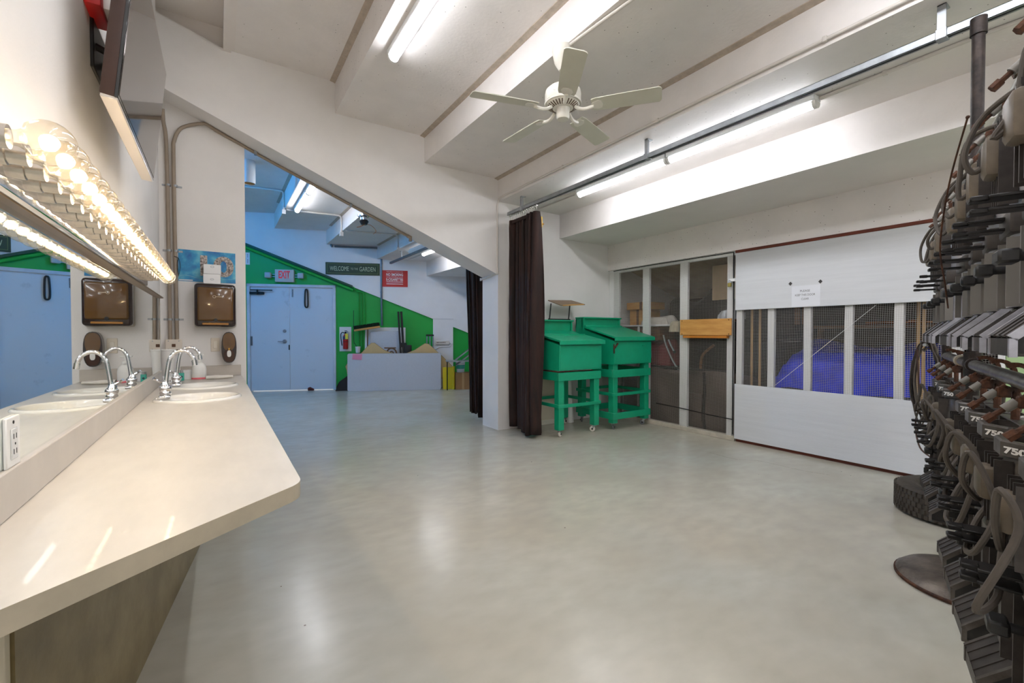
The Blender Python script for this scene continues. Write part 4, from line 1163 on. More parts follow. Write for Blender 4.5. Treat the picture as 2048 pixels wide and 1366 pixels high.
# ceiling items of the far bay
cp_ = onZ(498, 322, ZS[1]); 
cyf = thing('ceiling_cylinder', 'white cylinder can hanging from the blue lit ceiling', 'light', (cp_.x, cp_.y, ZS[1]))
obj('can', G().lathe([(.0, 0), (.085, 0), (.085, -.34), (.078, -.34), (.078, -.3), (0, -.3)], seg=24), WHITEPL, cyf, local=True)
obj('inner_baffle', G().lathe([(.077, -.335), (.05, -.31), (0, -.302)], seg=24), PLY, cyf, local=True)
sp = onZ(728, 430, ZS[3])
bs_ = thing('bulb_socket', 'bare lamp holder with loose wires on the far ceiling', 'lamp holder', (sp.x, sp.y, ZS[3]))
obj('base', G().lathe([(0, 0), (.1, 0), (.1, -.03), (.06, -.05), (.06, -.09)], seg=18), CHROME, bs_, local=True)
obj('holder', G().lathe([(.06, -.085), (.075, -.11), (.05, -.16), (0, -.16)], seg=18), BLACK, bs_, local=True)
obj('wire', G().tube(smooth_pts([(.02, 0, -.15), (-.06, 0, -.2), (-.12, 0, -.22)], 4), .006, 6).tube(smooth_pts([(.03, 0, -.15), (.12, 0, -.16), (.2, 0, -.24), (.15, 0, -.3)], 4), .004, 6), mat('copper_wire', (190, 120, 60), .4, .8), bs_, local=True)
def zrun(label, px, m=CONDW, r=.016):
    pts = [onZ(x, y, z) for x, y, z in px]
    t = thing('conduit', label, 'conduit', pts[0])
    obj('pipe', G().tube(smooth_pts(pts, 4), r, 8), m, t)
    return t
e1 = onX(572, 420, XS[2]); 
def seg_run(label, pts, m, r):
    t = thing('conduit', label, 'conduit', pts[0])
    obj('pipe', G().tube(smooth_pts(pts, 3), r, 8), m, t)
    obj('coupling', G().bbox(-r * 1.8, -r * 1.8, -r * 2.2, r * 1.8, r * 1.8, r * 2.2, .003, 1, Matrix.Translation(pts[-1])), m, t)
z1, z2, z3 = ZS[1] - .02, ZS[2] - .02, ZS[3] - .02
seg_run('conduit crossing the blue lit ceiling to the first step', [(-.6, 9.3, z1), (.3, 9.2, z1), (.9, 9.1, z1), (1.0, 9.1, z1 - .02), (1.012, 9.1, z1 - .1), (1.012, 9.1, z2 - .05)], CONDW, .018)
seg_run('white conduit from the far tube to the second step', [(1.06, 9.1, z2), (1.5, 9.05, z2), (1.9, 9.0, z2), (1.98, 9.0, z2 - .02), (1.996, 9.0, z2 - .1), (1.996, 9.0, z3 - .05)], CONDW, .018)
seg_run('thin conduit crossing the third far ceiling panel', [(2.05, 8.9, z3), (2.5, 8.8, z3), (2.9, 8.7, z3), (2.985, 8.68, z3 - .02), (2.999, 8.68, z3 - .12), (2.999, 8.68, ZS[4] - .0)], CONDW, .012)
# ------------------------------------------------------------------ green rolling desks
WHEELW = mat('caster_white', (222, 216, 206), .45); WHEELG = mat('caster_grey', (110, 112, 114), .5)
def caster(t, x, y, rot, wm, r=.034):
    M = Matrix.Translation((x, y, 0)) @ Matrix.Rotation(rot, 4, 'Z')
    fk = G().bbox(-.028, -.02, .075, .028, .02, .086, .002, 1, M)
    for s in (-1, 1): fk.prism([(-.012, .08), (.016, .08), (.034, .03), (.018, .026)], 'Y', s * .017 - .0015, s * .017 + .0015, M)
    f = obj('caster', fk, GALV, t)
    wh = G().lathe([(.008, -.012), (r * .8, -.013), (r, -.009), (r, .009), (r * .8, .013), (.008, .012)], seg=22, M=M @ Matrix.Translation((.024, 0, r + .001)) @ Matrix.Rotation(PI / 2, 4, 'X'))
    obj('wheel', wh, wm, f)
    obj('hub', G().cyl((.024, -.02, r + .001), (.024, .02, r + .001), .011, seg=12, M=M), DARKM, f)
def desk(label, x0, x1, yf, zb, zf, yh, zh, yc, zc, yb, ztop, low, wm):
    t = thing('rolling_desk', label, 'desk', ((x0 + x1) / 2, (yf + yb) / 2, 0))
    # slanted box body
    obj('body', G().prism([(yf, zb), (yb, zb), (yb, zc), (yc, zc), (yh, zh - .03), (yf, zf)], 'X', x0, x1), DESKG, t, smooth=0)
    obj('front_board', G().bbox(x0 + .012, yf - .006, zb + .014, x1 - .012, yf, zf - .012, .002, 1), DESKG, t)
    sl = (zh - zf - .02) / (yh - yf)
    y_f = yf - .035
    zl = zf + .032
    lid = G().prism([(y_f, zl), (yh, zl + (yh - y_f) * ((zh - zl) / (yh - y_f))), (yh, zh + .022), (y_f, zl + .022)], 'X', x0 - .02, x1 + .022)
    lid.bbox(x0 - .02, y_f - .012, zl - .03, x1 + .022, y_f + .006, zl + .02, .003, 1)
    obj('lid', lid, DESKG, t, smooth=0)
    obj('hinge_strip', G().bbox(x0 + .0, yh - .012, zh + .012, x1 - .0, yh + .03, zh + .036, .005, 1), DESKG, t)
    if yc - yh > .06:
        obj('fixed_top', G().prism([(yh + .02, zh - .01), (yc + .01, zc - .008), (yc + .01, zc + .012), (yh + .02, zh + .012)], 'X', x0 - .005, x1 + .005), DESKG, t, smooth=0)
    cab = G().box(x0, yb - .018, zc, x1, yb, ztop - .018)
    cab.box(x0, yc, zc, x0 + .018, yb, ztop - .018).box(x1 - .018, yc, zc, x1, yb, ztop - .018)
    cab.box(x0, yc + .03, zc - .005, x1, yc + .045, ztop - .018)
    obj('cubby', cab, DESKG, t, smooth=0)
    obj('cubby_shelf', G().bbox(x0 - .01, yc - .015, ztop - .02, x1 + .015, yb, ztop, .003, 1), DESKG, t)
    ls_ = .085
    lx = (x0 + .015, x1 - .015 - ls_)
    ly = (yf + .025, yb - .03 - ls_)
    for x in lx:
        for y in ly:
            obj('leg', G().bbox(x, y, .088, x + ls_, y + ls_, zb - .026 if not low else zb - .001, .003, 1), DESKG, t)
    def rails(z0, z1, nm):
        a = .012
        for y in (yf + .025 - .018, yb - .03):
            obj(nm, G().bbox(x0 - a + .01, y, z0, x1 + a - .01, y + .018, z1, .002, 1), DESKG, t)
        for x in (x0 + .015 - .018, x1 - .015):
            obj(nm, G().bbox(x, yf + .028, z0 + .002, x + .018, yb - .032, z1 + .002, .002, 1), DESKG, t)
    rails(.685, .785, 'apron')
    rails(.36 if not low else .445, .40 if not low else .485, 'stretcher')
    if low: rails(.14, .225, 'lower_rail')
    for i, x in enumerate(lx):
        for j, y in enumerate(ly):
            caster(t, x + ls_ / 2, y + ls_ / 2, (.5, 1.0, 2.2, .2)[i * 2 + j], wm)
    return t
k1 = desk('green painted rolling desk beside the curtain, laptop stand on top', 3.375, 4.07, 4.10, .81, 1.12, 4.41, 1.215, 4.66, 1.285, 4.84, 1.44, False, WHEELW)
k2 = desk('green painted rolling desk against the storage mesh, with lower rails', 4.235, 4.955, 4.045, .855, 1.16, 4.58, 1.335, 4.61, 1.34, 4.78, 1.487, True, WHEELG)
rc = G().bbox(4.222, 4.03, 1.0, 4.238, 4.046, 1.12, .002, 1)
rc.cyl((4.24, 4.036, 1.07), (4.29, 4.03, 1.13), .012, seg=6)
obj('broken_latch', rc, RUST, k2)
obj('catch', G().bbox(4.76, 4.03, 1.085, 4.83, 4.04, 1.1, .003, 1), DESKG, k2)
lps = thing('laptop_stand', 'brown tilted tray stand on the green desk by the curtain', 'stand', (3.8, 4.74, 1.441))
a, b_, c_, d_ = onY(1096, 600, 4.80), onY(1143, 600.5, 4.80), onY(1170, 608.5, 4.62), onY(1122, 610, 4.62)
obj('tray', G()._q and (lambda g: (g._q([a, b_, c_, d_, a - Vector((0, 0, .012)), b_ - Vector((0, 0, .012)), c_ - Vector((0, 0, .012)), d_ - Vector((0, 0, .012))], [(0, 1, 2, 3), (7, 6, 5, 4), (0, 4, 5, 1), (1, 5, 6, 2), (2, 6, 7, 3), (3, 7, 4, 0)]), g)[1])(G()), mat('tray_brown', (132, 110, 88), .5, var=.15, vscale=20), lps, smooth=0)
f0, f1 = onY(1099, 637, 4.73), onY(1137, 637, 4.73)
u0, u1 = onY(1102, 607, 4.73), onY(1140, 608, 4.73)
f0.z = f1.z = 1.447
obj('leg', G().cyl(f0, u0, .009, seg=8), BLACK, lps); obj('leg', G().cyl(f1, u1, .009, seg=8), BLACK, lps)
obj('foot_bar', G().cyl(f0 - Vector((.02, 0, -.004)), f1 + Vector((.03, 0, .004)), .007, seg=8), BLACK, lps)
obj('front_lip', G().cyl(d_ + Vector((.03, -.004, -.006)), c_ + Vector((-.03, -.004, -.004)), .008, seg=8), PLY, lps)
wb2 = thing('cream_board', 'cream board leaning on the wall under the green desk by the curtain', 'board', (3.62, 4.87, 0))
obj('panel', G().bbox(3.32, 4.868, 0, 3.98, 4.884, .79, .003, 1), mat('cream_board', (216, 206, 184), .6, var=.06), wb2)
obj('base_strip', G().box(3.32, 4.862, 0, 3.98, 4.868, .06), mat('cream_strip', (226, 220, 206), .6), wb2)
wr = thing('white_roll', 'white paper roll standing behind the two green desks', 'roll', (4.13, 4.8, 0))
obj('roll', G().cyl((4.15, 4.80, 0), (4.12, 4.84, .8), .055, .05, 18), WHITEPL, wr)
obj('core', G().cyl((4.12, 4.84, .8), (4.1199, 4.8401, .806), .02, seg=12), CARD, wr)
rf = thing('red_folder', 'flat red folder lying under the desk box by the curtain', 'folder', (3.62, 4.3, .786))
obj('cover', G().bbox(3.40, 4.16, .7875, 3.98, 4.6, .795, .002, 1), mat('red_cover', (170, 36, 36), .5), rf)
obj('pages', G().bbox(3.42, 4.17, .7955, 3.97, 4.59, .802, .001, 1), PAPER, rf)
rs = thing('green_lid_cap', 'small bright green cap on the floor under the curtain hem', 'cap', (3.36, 4.62, 0))
obj('cap', G().lathe([(0, .02), (.022, .02), (.03, .008), (.03, 0), (0, 0)], c=(3.29, 4.46, 0.001), seg=16), mat('mint_plastic', (120, 214, 150), .4), rs)
obj('ring', G().lathe([(.03, .001), (.034, .004), (.03, .007)], c=(3.29, 4.46, 0.001), seg=16), mat('mint_plastic', (120, 214, 150), .4), rs)

# ------------------------------------------------------------------ netted storage front
NETW = mat('white_netting', (186, 182, 176), .6)
NETD = mat('grey_netting', (168, 162, 154), .6)
def netting(X, ya, yb, za, zb, pitch, r, seed=1):
    rnd = random.Random(seed)
    g = G()
    def wob(y, z):
        return (X + .004 * math.sin(3.1 * y + 2 * z), y + .006 * math.sin(4 * z + 2.2 * y), z + .006 * math.sin(5 * y + 1.5 * z))
    nv = max(6, int((zb - za) / .12)); nh = max(6, int((yb - ya) / .12))
    y = ya
    while y <= yb:
        pts = [wob(y, za + (zb - za) * k / nv) for k in range(nv + 1)]
        g.tube(pts, r, 3, cap=False); y += pitch
    z = za
    while z <= zb:
        pts = [wob(ya + (yb - ya) * k / nh, z) for k in range(nh + 1)]
        g.tube(pts, r, 3, cap=False); z += pitch
    return g
PX_ = RX + .03
sc = thing('storage_screen', 'white framed netting screen in front of the dark storage', 'screen', (PX_, 3.85, 0))
for y0, y1 in ((4.70, 4.905), (4.14, 4.255), (3.53, 3.645), (2.93, 3.0)):
    obj('post', G().bbox(RX + .025, y0, .05, RX + .065, y1, 2.17, .003, 1), WHITEP, sc)
obj('top_rail', G().bbox(RX + .02, 2.89, 2.165, RX + .07, 4.905, 2.213, .003, 1), WHITEP, sc)
obj('sill', G().bbox(RX + .005, 2.89, 0.0, RX + .09, 4.905, .055, .003, 1), mat('dusty_sill', (196, 188, 172), .7, var=.2, vscale=12), sc)
n1 = obj('netting', netting(RX + .018, 2.90, 4.80, .03, 2.2, .0165, .0009, 2), NETD, sc, smooth=0); n1['kind'] = 'stuff'
ROPE = mat('black_rope', (20, 18, 18), .8)
obj('lacing_rope', G().tube([(RX + .012, 4.8, 2.2), (RX + .012, 4.0, 2.203), (RX + .012, 2.92, 2.2)], .005, 6).tube([(RX + .012, 2.915, 2.2), (RX + .012, 2.912, 1.2), (RX + .012, 2.915, .08)], .006, 6), ROPE, sc)
obj('tie_rope', G().tube(smooth_pts([(RX + .012, 4.0, .30), (RX + .012, 3.6, .285), (RX + .012, 3.2, .26), (RX + .012, 2.91, .25)], 4), .006, 6), ROPE, sc)
pb = thing('plywood_box', 'varnished plywood box fixed over the storage netting', 'box', (RX - .03, 3.25, 1.24))
y0, y1 = 2.905, 3.59
obj('front_board', G().bbox(RX - .045, y0, 1.235, RX - .03, y1, 1.432, .002, 1), PLY, pb)
obj('bottom_board', G().bbox(RX - .04, y0 + .06, 1.2, RX + .014, y1 - .04, 1.232, .002, 1), mat('amber_board', (190, 120, 40), .5, var=.12), pb)
for y in (y0 + .03, y1 - .05): obj('end_board', G().bbox(RX - .03, y, 1.24, RX + .012, y + .015, 1.42, .002, 1), PLY, pb)
scw = G()
for y in (y0 + .03, y1 - .03):
    for z in (1.25, 1.415): scw.cyl((RX - .045, y, z), (RX - .047, y, z), .006, seg=8)
obj('screw', scw, DARKM, pb)
pdl = thing('padlock', 'brass padlock on the hasp between screen and sliding door', 'padlock', (RX - .01, 2.945, 1.82))
obj('body', G().bbox(RX - .03, 2.925, 1.80, RX - .008, 2.965, 1.845, .003, 1), mat('brass', (186, 168, 92), .35, .8), pdl)
obj('shackle', G().tube(smooth_pts([(RX - .019, 2.932, 1.84), (RX - .019, 2.932, 1.865), (RX - .019, 2.945, 1.878), (RX - .019, 2.958, 1.865), (RX - .019, 2.958, 1.84)], 4), .0035, 6), CHROME, pdl)
obj('hasp', G().bbox(RX - .012, 2.88, 1.86, RX - .006, 2.96, 1.895, .002, 1), WHITEP, pdl)

sdr = thing('sliding_door', 'white plywood sliding door with a netted opening across its middle', 'door', (RX, 1.9, 0.03))
SY0, SY1 = .93, 2.885
obj('upper_panel', G().bbox(RX - .004, SY0, 1.525, RX + .015, SY1, 2.184, .002, 1), BOARDW, sdr)
obj('lower_panel', G().bbox(RX - .004, SY0, .035, RX + .015, SY1, .672, .002, 1), BOARDW, sdr)
for yc in (2.853, 2.50, 2.14, 1.782, 1.405, 1.03):
    obj('stud', G().bbox(RX + .03, yc - .034, .4, RX + .075, yc + .034, 1.8, .003, 1), WHITEP, sdr)
n2 = obj('netting', netting(RX + .022, SY0 + .01, SY1 - .01, .66, 1.54, .0165, .001, 4), NETW, sdr, smooth=0); n2['kind'] = 'stuff'
cdn = G().tube([onX(1542, 777, RX + .012), onX(1752, 610, RX + .012)], .002, 5)
obj('string', cdn, PAPER, sdr)
ntc = thing('door_notice', 'white paper notice asking to keep this door clear', 'notice', onX(1613, 600, RX - .006))
ny1, ny0 = onX(1584, 590, RX).y, onX(1641, 590, RX).y
obj('sheet', G().box(RX - .0065, ny0, 1.53, RX - .0045, ny1, 1.745), mat('notice_paper', (224, 226, 231), .8), ntc, smooth=0)
INK = mat('ink_grey', (80, 80, 84), .8)
for tt, pxx, w_, h_ in (('PLEASE', (1610, 581.5), .092, .021), ('KEEP THIS DOOR', (1610, 589.5), .185, .021), ('CLEAR', (1610, 597.5), .07, .02)):
    p = onX(*pxx, RX - .0072)
    lettering(tt, w_, h_, INK, ntc, p, (0, -1, 0), (0, 0, 1))
for pxx in ((1581, 567.5), (1641, 563)):
    p = onX(*pxx, RX - .005)
    obj('tape', G()._q and (lambda g: (g._q([(RX - .0075, p.y, p.z - .021), (RX - .0075, p.y + .019, p.z), (RX - .0075, p.y, p.z + .021), (RX - .0075, p.y - .019, p.z)], [(0, 1, 2, 3)]), g)[1])(G()), mat('black_tape', (62, 60, 60), .5), ntc, smooth=0)
# the wall beyond the sliding door
struct(obj('trim_5', G().bbox(RX - .02, .757, 0, RX + .06, .795, 2.2, .003, 1), WHITEP), 'white door post beyond the sliding door')
struct(obj('door_2', G().bbox(RX - .005, -1.3, 0, RX + .04, .755, 2.18, .003, 1), mat('mint_paint', (176, 204, 150), .5, var=.05)), 'pale mint green door behind the lighting rack')
n3 = obj('netting_strip', netting(RX + .022, .80, .93, .03, 2.2, .0165, .0014, 6), NETD, None, smooth=0)
tag(n3, 'narrow strip of grey netting between sliding door and post', 'netting'); n3['kind'] = 'stuff'
struct(obj('wall_right_near', G().box(RX, YN, 0, RX + .05, -1.3, 2.22), WALL, smooth=0), 'white wall past the mint door')

# ------------------------------------------------------------------ stored things behind the netting
BTARP = mat('black_tarp', (34, 32, 33), .7, var=.3, vscale=9, bump=.4, bscale=14)
BROWNT = mat('brown_vinyl', (88, 76, 68), .45, var=.15, vscale=5, bump=.5, bscale=6)
BLUET = mat('blue_tarp', (0, 52, 246), .45, var=.35, vscale=7, bump=.5, bscale=9)
def mound(name, label, cat, x0, x1, y0, y1, z0, z1, m, seed, part='cover', bumps=.35):
    rnd = random.Random(seed)
    ph = [rnd.uniform(0, 6.28) for _ in range(6)]
    g = G()
    n = 22
    def hgt(u, v):
        e = min(1, 7 * min(u, 1 - u, v, 1 - v))
        b = 1 - bumps * (.5 + .25 * math.sin(5 * u + ph[0]) + .25 * math.sin(7 * v + ph[1]) * math.cos(3 * u + ph[2]))
        return (e ** .5) * b
    vv = []
    for i in range(n + 1):
        row = []
        for j in range(n + 1):
            u, v = i / n, j / n
            row.append(g.bm.verts.new((x0 + (x1 - x0) * u + .02 * math.sin(9 * v + ph[3]), y0 + (y1 - y0) * v + .02 * math.sin(8 * u + ph[4]), z0 + (z1 - z0) * hgt(u, v))))
        vv.append(row)
    for i in range(n):
        for j in range(n):
            g.bm.faces.new((vv[i][j], vv[i + 1][j], vv[i + 1][j + 1], vv[i][j + 1]))
    t = thing(name, label, cat, ((x0 + x1) / 2, (y0 + y1) / 2, z0))
    obj(part, g, m, t, smooth=60)
    return t
# brown bag front with straps
bb_ = thing('brown_bag', 'large brown vinyl bag with dark straps behind the storage netting', 'bag', (5.4, 3.6, 0))
g = G()
g.grid(lambda u, v: (5.22 + .03 * math.sin(9 * u + 4 * v) + .02 * math.sin(17 * u - 6 * v), 2.98 + 1.45 * u, .01 + .76 * v + .01 * math.sin(8 * u)), 40, 14)
obj('front_face', g, BROWNT, bb_, smooth=60, solid=.01)
obj('body', G().bbox(5.27, 3.0, 0, 5.75, 4.38, .72, .05, 3), BROWNT, bb_)
obj('top_piping', G().tube(smooth_pts([(5.215, 2.98, .78), (5.21, 3.5, .785), (5.215, 4.0, .79), (5.22, 4.43, .785)], 4), .014, 6), BLACK, bb_)
for y in (3.72, 3.40):
    obj('strap', G().tube(smooth_pts([(5.19, y, .76), (5.175, y - .02, .5), (5.18, y + .0, .25), (5.19, y - .02, .02)], 4), .02, 6), BLACK, bb_)
obj('pocket', G().bbox(5.165, 3.42, .12, 5.2, 3.72, .46, .012, 2), BROWNT, bb_)
obj('pocket_flap', G().bbox(5.155, 3.41, .42, 5.2, 3.73, .48, .01, 2), BROWNT, bb_)
mound('black_tarp_heap', 'heap of black tarpaulin on the storage rack behind netting', 'tarpaulin', 5.78, 6.5, 3.45, 4.6, 0, 2.0, BTARP, 11, bumps=.3)
bkx = thing('black_crate', 'black crate standing behind the plywood box in storage', 'crate', (5.8, 3.2, .7))
obj('shell', G().bbox(5.5, 2.75, .725, 6.3, 3.42, 1.7, .02, 2), BTARP, bkx); obj('rim', G().bbox(5.49, 2.74, 1.15, 6.3, 3.43, 1.2, .01, 1), DARKM, bkx)
tnb = thing('lit_tan_panel', 'added tan panel for the lit storage wall above the black crate', 'board', (5.55, 3.1, 1.701))  # added panel, its tan stands for light on the upper storage wall
obj('panel', G().bbox(5.54, 2.8, 1.701, 5.57, 3.52, 2.16, .004, 1), mat('tan_panel', (196, 172, 138), .7, var=.12), tnb); obj('batten', G().bbox(5.57, 2.82, 1.76, 5.6, 3.5, 1.8, .003, 1), WOODD, tnb)
mt_ = thing('white_work_table', 'white metal folding bench behind the storage netting', 'bench', (5.5, 4.4, 0))
obj('top', G().bbox(5.2, 3.9, 1.36, 5.75, 4.84, 1.385, .004, 1), WHITEP, mt_)
for x, y in ((5.23, 4.5), (5.23, 4.8), (5.7, 4.8), (5.7, 4.5)): obj('leg', G().cyl((x, y, 0), (x, y, 1.36), .016), WHITEP, mt_)
obj('brace', G().tube(smooth_pts([(5.22, 4.42, 1.3), (5.22, 4.3, 1.22), (5.22, 4.27, 1.0), (5.22, 4.27, .9)], 4), .016, 8), GALV, mt_)
for lab, y0, y1, z0, z1, x0, x1 in (('large wooden crate on the storage bench beside the post', 4.5, 4.78, 1.386, 1.62, 5.35, 5.72), ('short timber offcut lying on top of the wooden crate', 4.4, 4.8, 1.621, 1.73, 5.3, 5.7), ('wooden box slung below the storage bench', 4.15, 4.8, 1.16, 1.355, 5.26, 5.6)):
    t = thing('wooden_box', lab, 'box', ((x0 + x1) / 2, (y0 + y1) / 2, z0))
    obj('side', G().bbox(x0, y0, z0, x1, y1, z1, .004, 1), PLY if 'crate' in lab else WOODD, t)
    obj('batten', G().bbox(x0 - .012, y0 + .1, z0, x0, y0 + .14, z1, .002, 1), WOODD, t)
mound('white_rag_heap', 'heap of white rags on the storage bench', 'rags', 5.22, 5.5, 3.95, 4.46, 1.386, 1.52, mat('white_rag', (212, 206, 196), .9, var=.15, vscale=10, bump=.5, bscale=18), 8, 'cloth')
mound('work_gloves', 'pale work gloves hanging off the storage bench edge', 'gloves', 5.16, 5.42, 3.74, 3.93, 1.28, 1.44, mat('glove_cream', (196, 184, 158), .9, var=.2, vscale=18, bump=.5, bscale=30), 9, 'cloth')
mound('plastic_bag', 'clear plastic bag resting behind the plywood box', 'bag', 5.15, 5.4, 2.97, 3.2, 1.43, 1.58, mat('clear_bag', (190, 196, 200), .2, var=.2, vscale=14, bump=.6, bscale=24), 14, 'film')
sh = thing('storage_shelf', 'dark shelf board carrying the crate and bag in storage', 'shelf', (5.6, 3.4, 1.4))
obj('board', G().bbox(5.08, 2.95, 1.40, 5.3, 3.66, 1.428, .003, 1), WOODD, sh); obj('support', G().bbox(5.1, 3.0, .8, 5.13, 3.03, 1.4, .003, 1), WOODD, sh)
for k, (lab, pts) in enumerate((('bent metal tube behind netting above the brown bag strap', [(1327, 670), (1332, 690), (1346, 722), (1361, 745)]), ('short metal tube beside the bent one behind netting', [(1337, 679), (1342, 691), (1349, 704)]), ('wooden crutch shape behind netting beside the white post', [(1428, 690), (1407, 708), (1402, 725), (1401, 752)]))):
    P = [onX(x, y, 5.3) for x, y in pts]
    t = thing('metal_tube' if k < 2 else 'wooden_hook', lab, 'tube' if k < 2 else 'hook', P[-1])
    obj('shaft', G().tube(smooth_pts(P, 4), .012 if k < 2 else .018, 8), GALV if k < 2 else WOODD, t)
    obj('end', G().sph(P[-1], .02 if k < 2 else .026, 10), DARKM, t)
mound('red_cloth', 'dark red cloth bundle behind the netting above the brown bag', 'cloth', 5.3, 5.6, 4.0, 4.4, .8, 1.2, mat('dark_red_cloth', (110, 30, 36), .8, var=.2, vscale=8), 4, 'cloth')

# behind the sliding door: blue tarp over a heap, timbers, pipes
mound('blue_tarpaulin', 'blue tarpaulin draped over a heap behind the sliding door netting', 'tarpaulin', 5.5, 6.5, 1.15, 2.75, .4, 1.22, BLUET, 21, bumps=.3)
mound('black_ground_sheet', 'black sheet below the blue tarpaulin in storage', 'sheet', 5.15, 5.6, 1.0, 2.85, 0, .68, BTARP, 22, bumps=.2)
cj = thing('timber_shelf', 'dark timber shelf at the back above the blue tarpaulin', 'shelf', (6.3, 1.9, 1.3))
obj('board', G().bbox(6.52, .9, 1.32, 6.73, 2.7, 1.36, .003, 1), WOODD, cj)
for y in (.95, 2.6): obj('upright', G().bbox(6.53, y, 0, 6.59, y + .06, 1.318, .003, 1), WOODD, cj)
cpp = thing('copper_pipe', 'shiny copper pipe lying on the timber shelf in storage', 'pipe', (6.0, 1.6, 1.47))
obj('tube', G().cyl((6.6, 1.1, 1.382), (6.58, 2.15, 1.382), .02, seg=12), mat('copper', (214, 140, 84), .25, .9), cpp)
obj('fitting', G().cyl((6.59, 1.75, 1.392), (6.59, 1.68, 1.392), .03, seg=12).bbox(6.57, 1.16, 1.362, 6.63, 1.2, 1.46, .005, 1), mat('copper', (214, 140, 84), .25, .9), cpp)
POLEW = mat('pale_dowel', (186, 150, 100), .5, var=.15, vscale=8)
for k, px in enumerate((1502, 1518, 1834, 1845)):
    y = onX(px, 690, 5.2).y
    t = thing('wooden_pole', 'wooden pole behind the sliding door netting, ' + ('left of a pair by the first stud', 'right of a pair by the first stud', 'left of a pair by the last stud', 'right of a pair by the last stud')[k], 'pole', (5.2, y, 0))
    obj('shaft', G().cyl((5.22, y, 0), (5.2, y - .01, 1.98), .014, seg=10), POLEW, t)
    obj('tip', G().cyl((5.2, y - .01, 1.98), (5.2, y - .01, 2.0), .016, seg=10), DARKM, t)
for k, px in enumerate((1587, 1603)):
    y = onX(px, 640, 5.5).y
    t = thing('timber_offcut', 'brown timber strip hanging behind the sliding door netting, ' + ('left' if k == 0 else 'right') + ' one', 'slat', (5.6, y, 1.45))
    obj('slat', G().bbox(5.58, y - .03, 1.36, 5.6, y + .03, 1.9, .003, 1), WOODD, t); obj('hook', G().cyl((5.59, y, 1.9), (5.59, y, 2.23), .006, seg=6), DARKM, t)
# ------------------------------------------------------------------ lighting rack with stage lights
pd = Vector((.957, .2895, 0)).normalized(); pn = Vector((-pd.y, pd.x, 0))
PR = math.atan2(pd.y, pd.x)
def rk(X, z): return Vector((X, .897 + .3025 * (X - 4.15), z))
ZU, ZL = 2.06, 1.10
rack = thing('lighting_rack', 'steel pipe rack on a round iron base carrying stage lights', 'rack', rk(3.09, 0))
bc_ = rk(3.09, 0)
obj('round_base', G().lathe([(0, .085), (.04, .085), (.05, .07), (.075, .062), (.12, .06), (.2, .052), (.258, .036), (.277, .02), (.28, .0), (0, 0)], c=bc_, seg=48), mat('cast_iron', (112, 102, 92), .36, .4, vscale=9, col2=(66, 58, 52), bump=.25, bscale=70), rack)
obj('base_lip', G().lathe([(.276, .001), (.284, .004), (.284, .014), (.276, .02)], c=bc_, seg=48), RUST, rack)
obj('pole', G().cyl(bc_ + Vector((0, 0, .08)), bc_ + Vector((0, 0, 2.76)), .0245, seg=18), RUSTP, rack)
obj('pole_coupling', G().cyl(bc_ + Vector((0, 0, 2.70)), bc_ + Vector((0, 0, 2.78)), .031, seg=18), RUSTP, rack)
PGAL = mat('worn_pipe', (146, 146, 142), .35, .8, vscale=12, col2=(98, 94, 88), bump=.06)
for z, nm in ((ZU, 'upper_pipe'), (ZL, 'lower_pipe')):
    obj(nm, G().cyl(rk(1.35, z), rk(4.28, z), .0242, seg=18), PGAL, rack)
    obj('pipe_tee', G().cyl(bc_ + Vector((0, 0, z - .06)), bc_ + Vector((0, 0, z + .06)), .034, seg=18).cyl(rk(3.03, z), rk(3.15, z), .033, seg=18), RUSTP, rack)
obj('pipe_collar', G().cyl(rk(3.44, ZL), rk(3.50, ZL), .033, seg=18), mat('putty', (186, 176, 156), .6), rack)
tc_ = Vector((4.2, .86, 0))
p2 = rk(4.2, 0)
obj('second_pole', G().cyl(p2 + Vector((0, 0, .19)), p2 + Vector((0, 0, 2.1)), .0245, seg=16), RUSTP, rack)

# old tyre weighting the second pole
ty = thing('old_tyre', 'worn black tyre lying on the floor by the sliding door', 'tyre', tc_)
RUB = mat('tyre_rubber', (74, 66, 58), .75, var=.35, vscale=14, bump=.2, bscale=60)
prof = [(.17, .03), (.2, .008), (.27, 0), (.3, .012), (.31, .03), (.312, .1), (.31, .17), (.3, .188), (.27, .2), (.2, .192), (.17, .17), (.165, .1), (.17, .03)]
obj('carcass', G().lathe(prof, c=tc_, seg=56), RUB, ty)
for k in range(56):
    a = 2 * PI * k / 56
    # one row of tread blocks per angular step, shared as a single block column
    blk = G()
    for r in range(5):
        z0 = .018 + r * .034
        M = Matrix.Translation(tc_) @ Matrix.Rotation(a + (r % 2) * PI / 56, 4, 'Z')
        blk.prism([(.306, -.0125), (.3175, -.0105), (.3175, .0075), (.306, .0105)], 'Z', z0, z0 + .027, M)
    obj('tread_block', blk, RUB, ty, smooth=0)
obj('bead_ring', G().lathe([(.2, .1925), (.215, .197), (.23, .1965)], c=tc_, seg=48), RUB, ty)
obj('concrete_fill', G().lathe([(0, .165), (.1, .168), (.172, .165), (.172, .04), (0, .04)], c=tc_, seg=36), mat('gravel_fill', (120, 108, 92), .95, var=.5, vscale=60, bump=.8, bscale=80), ty)

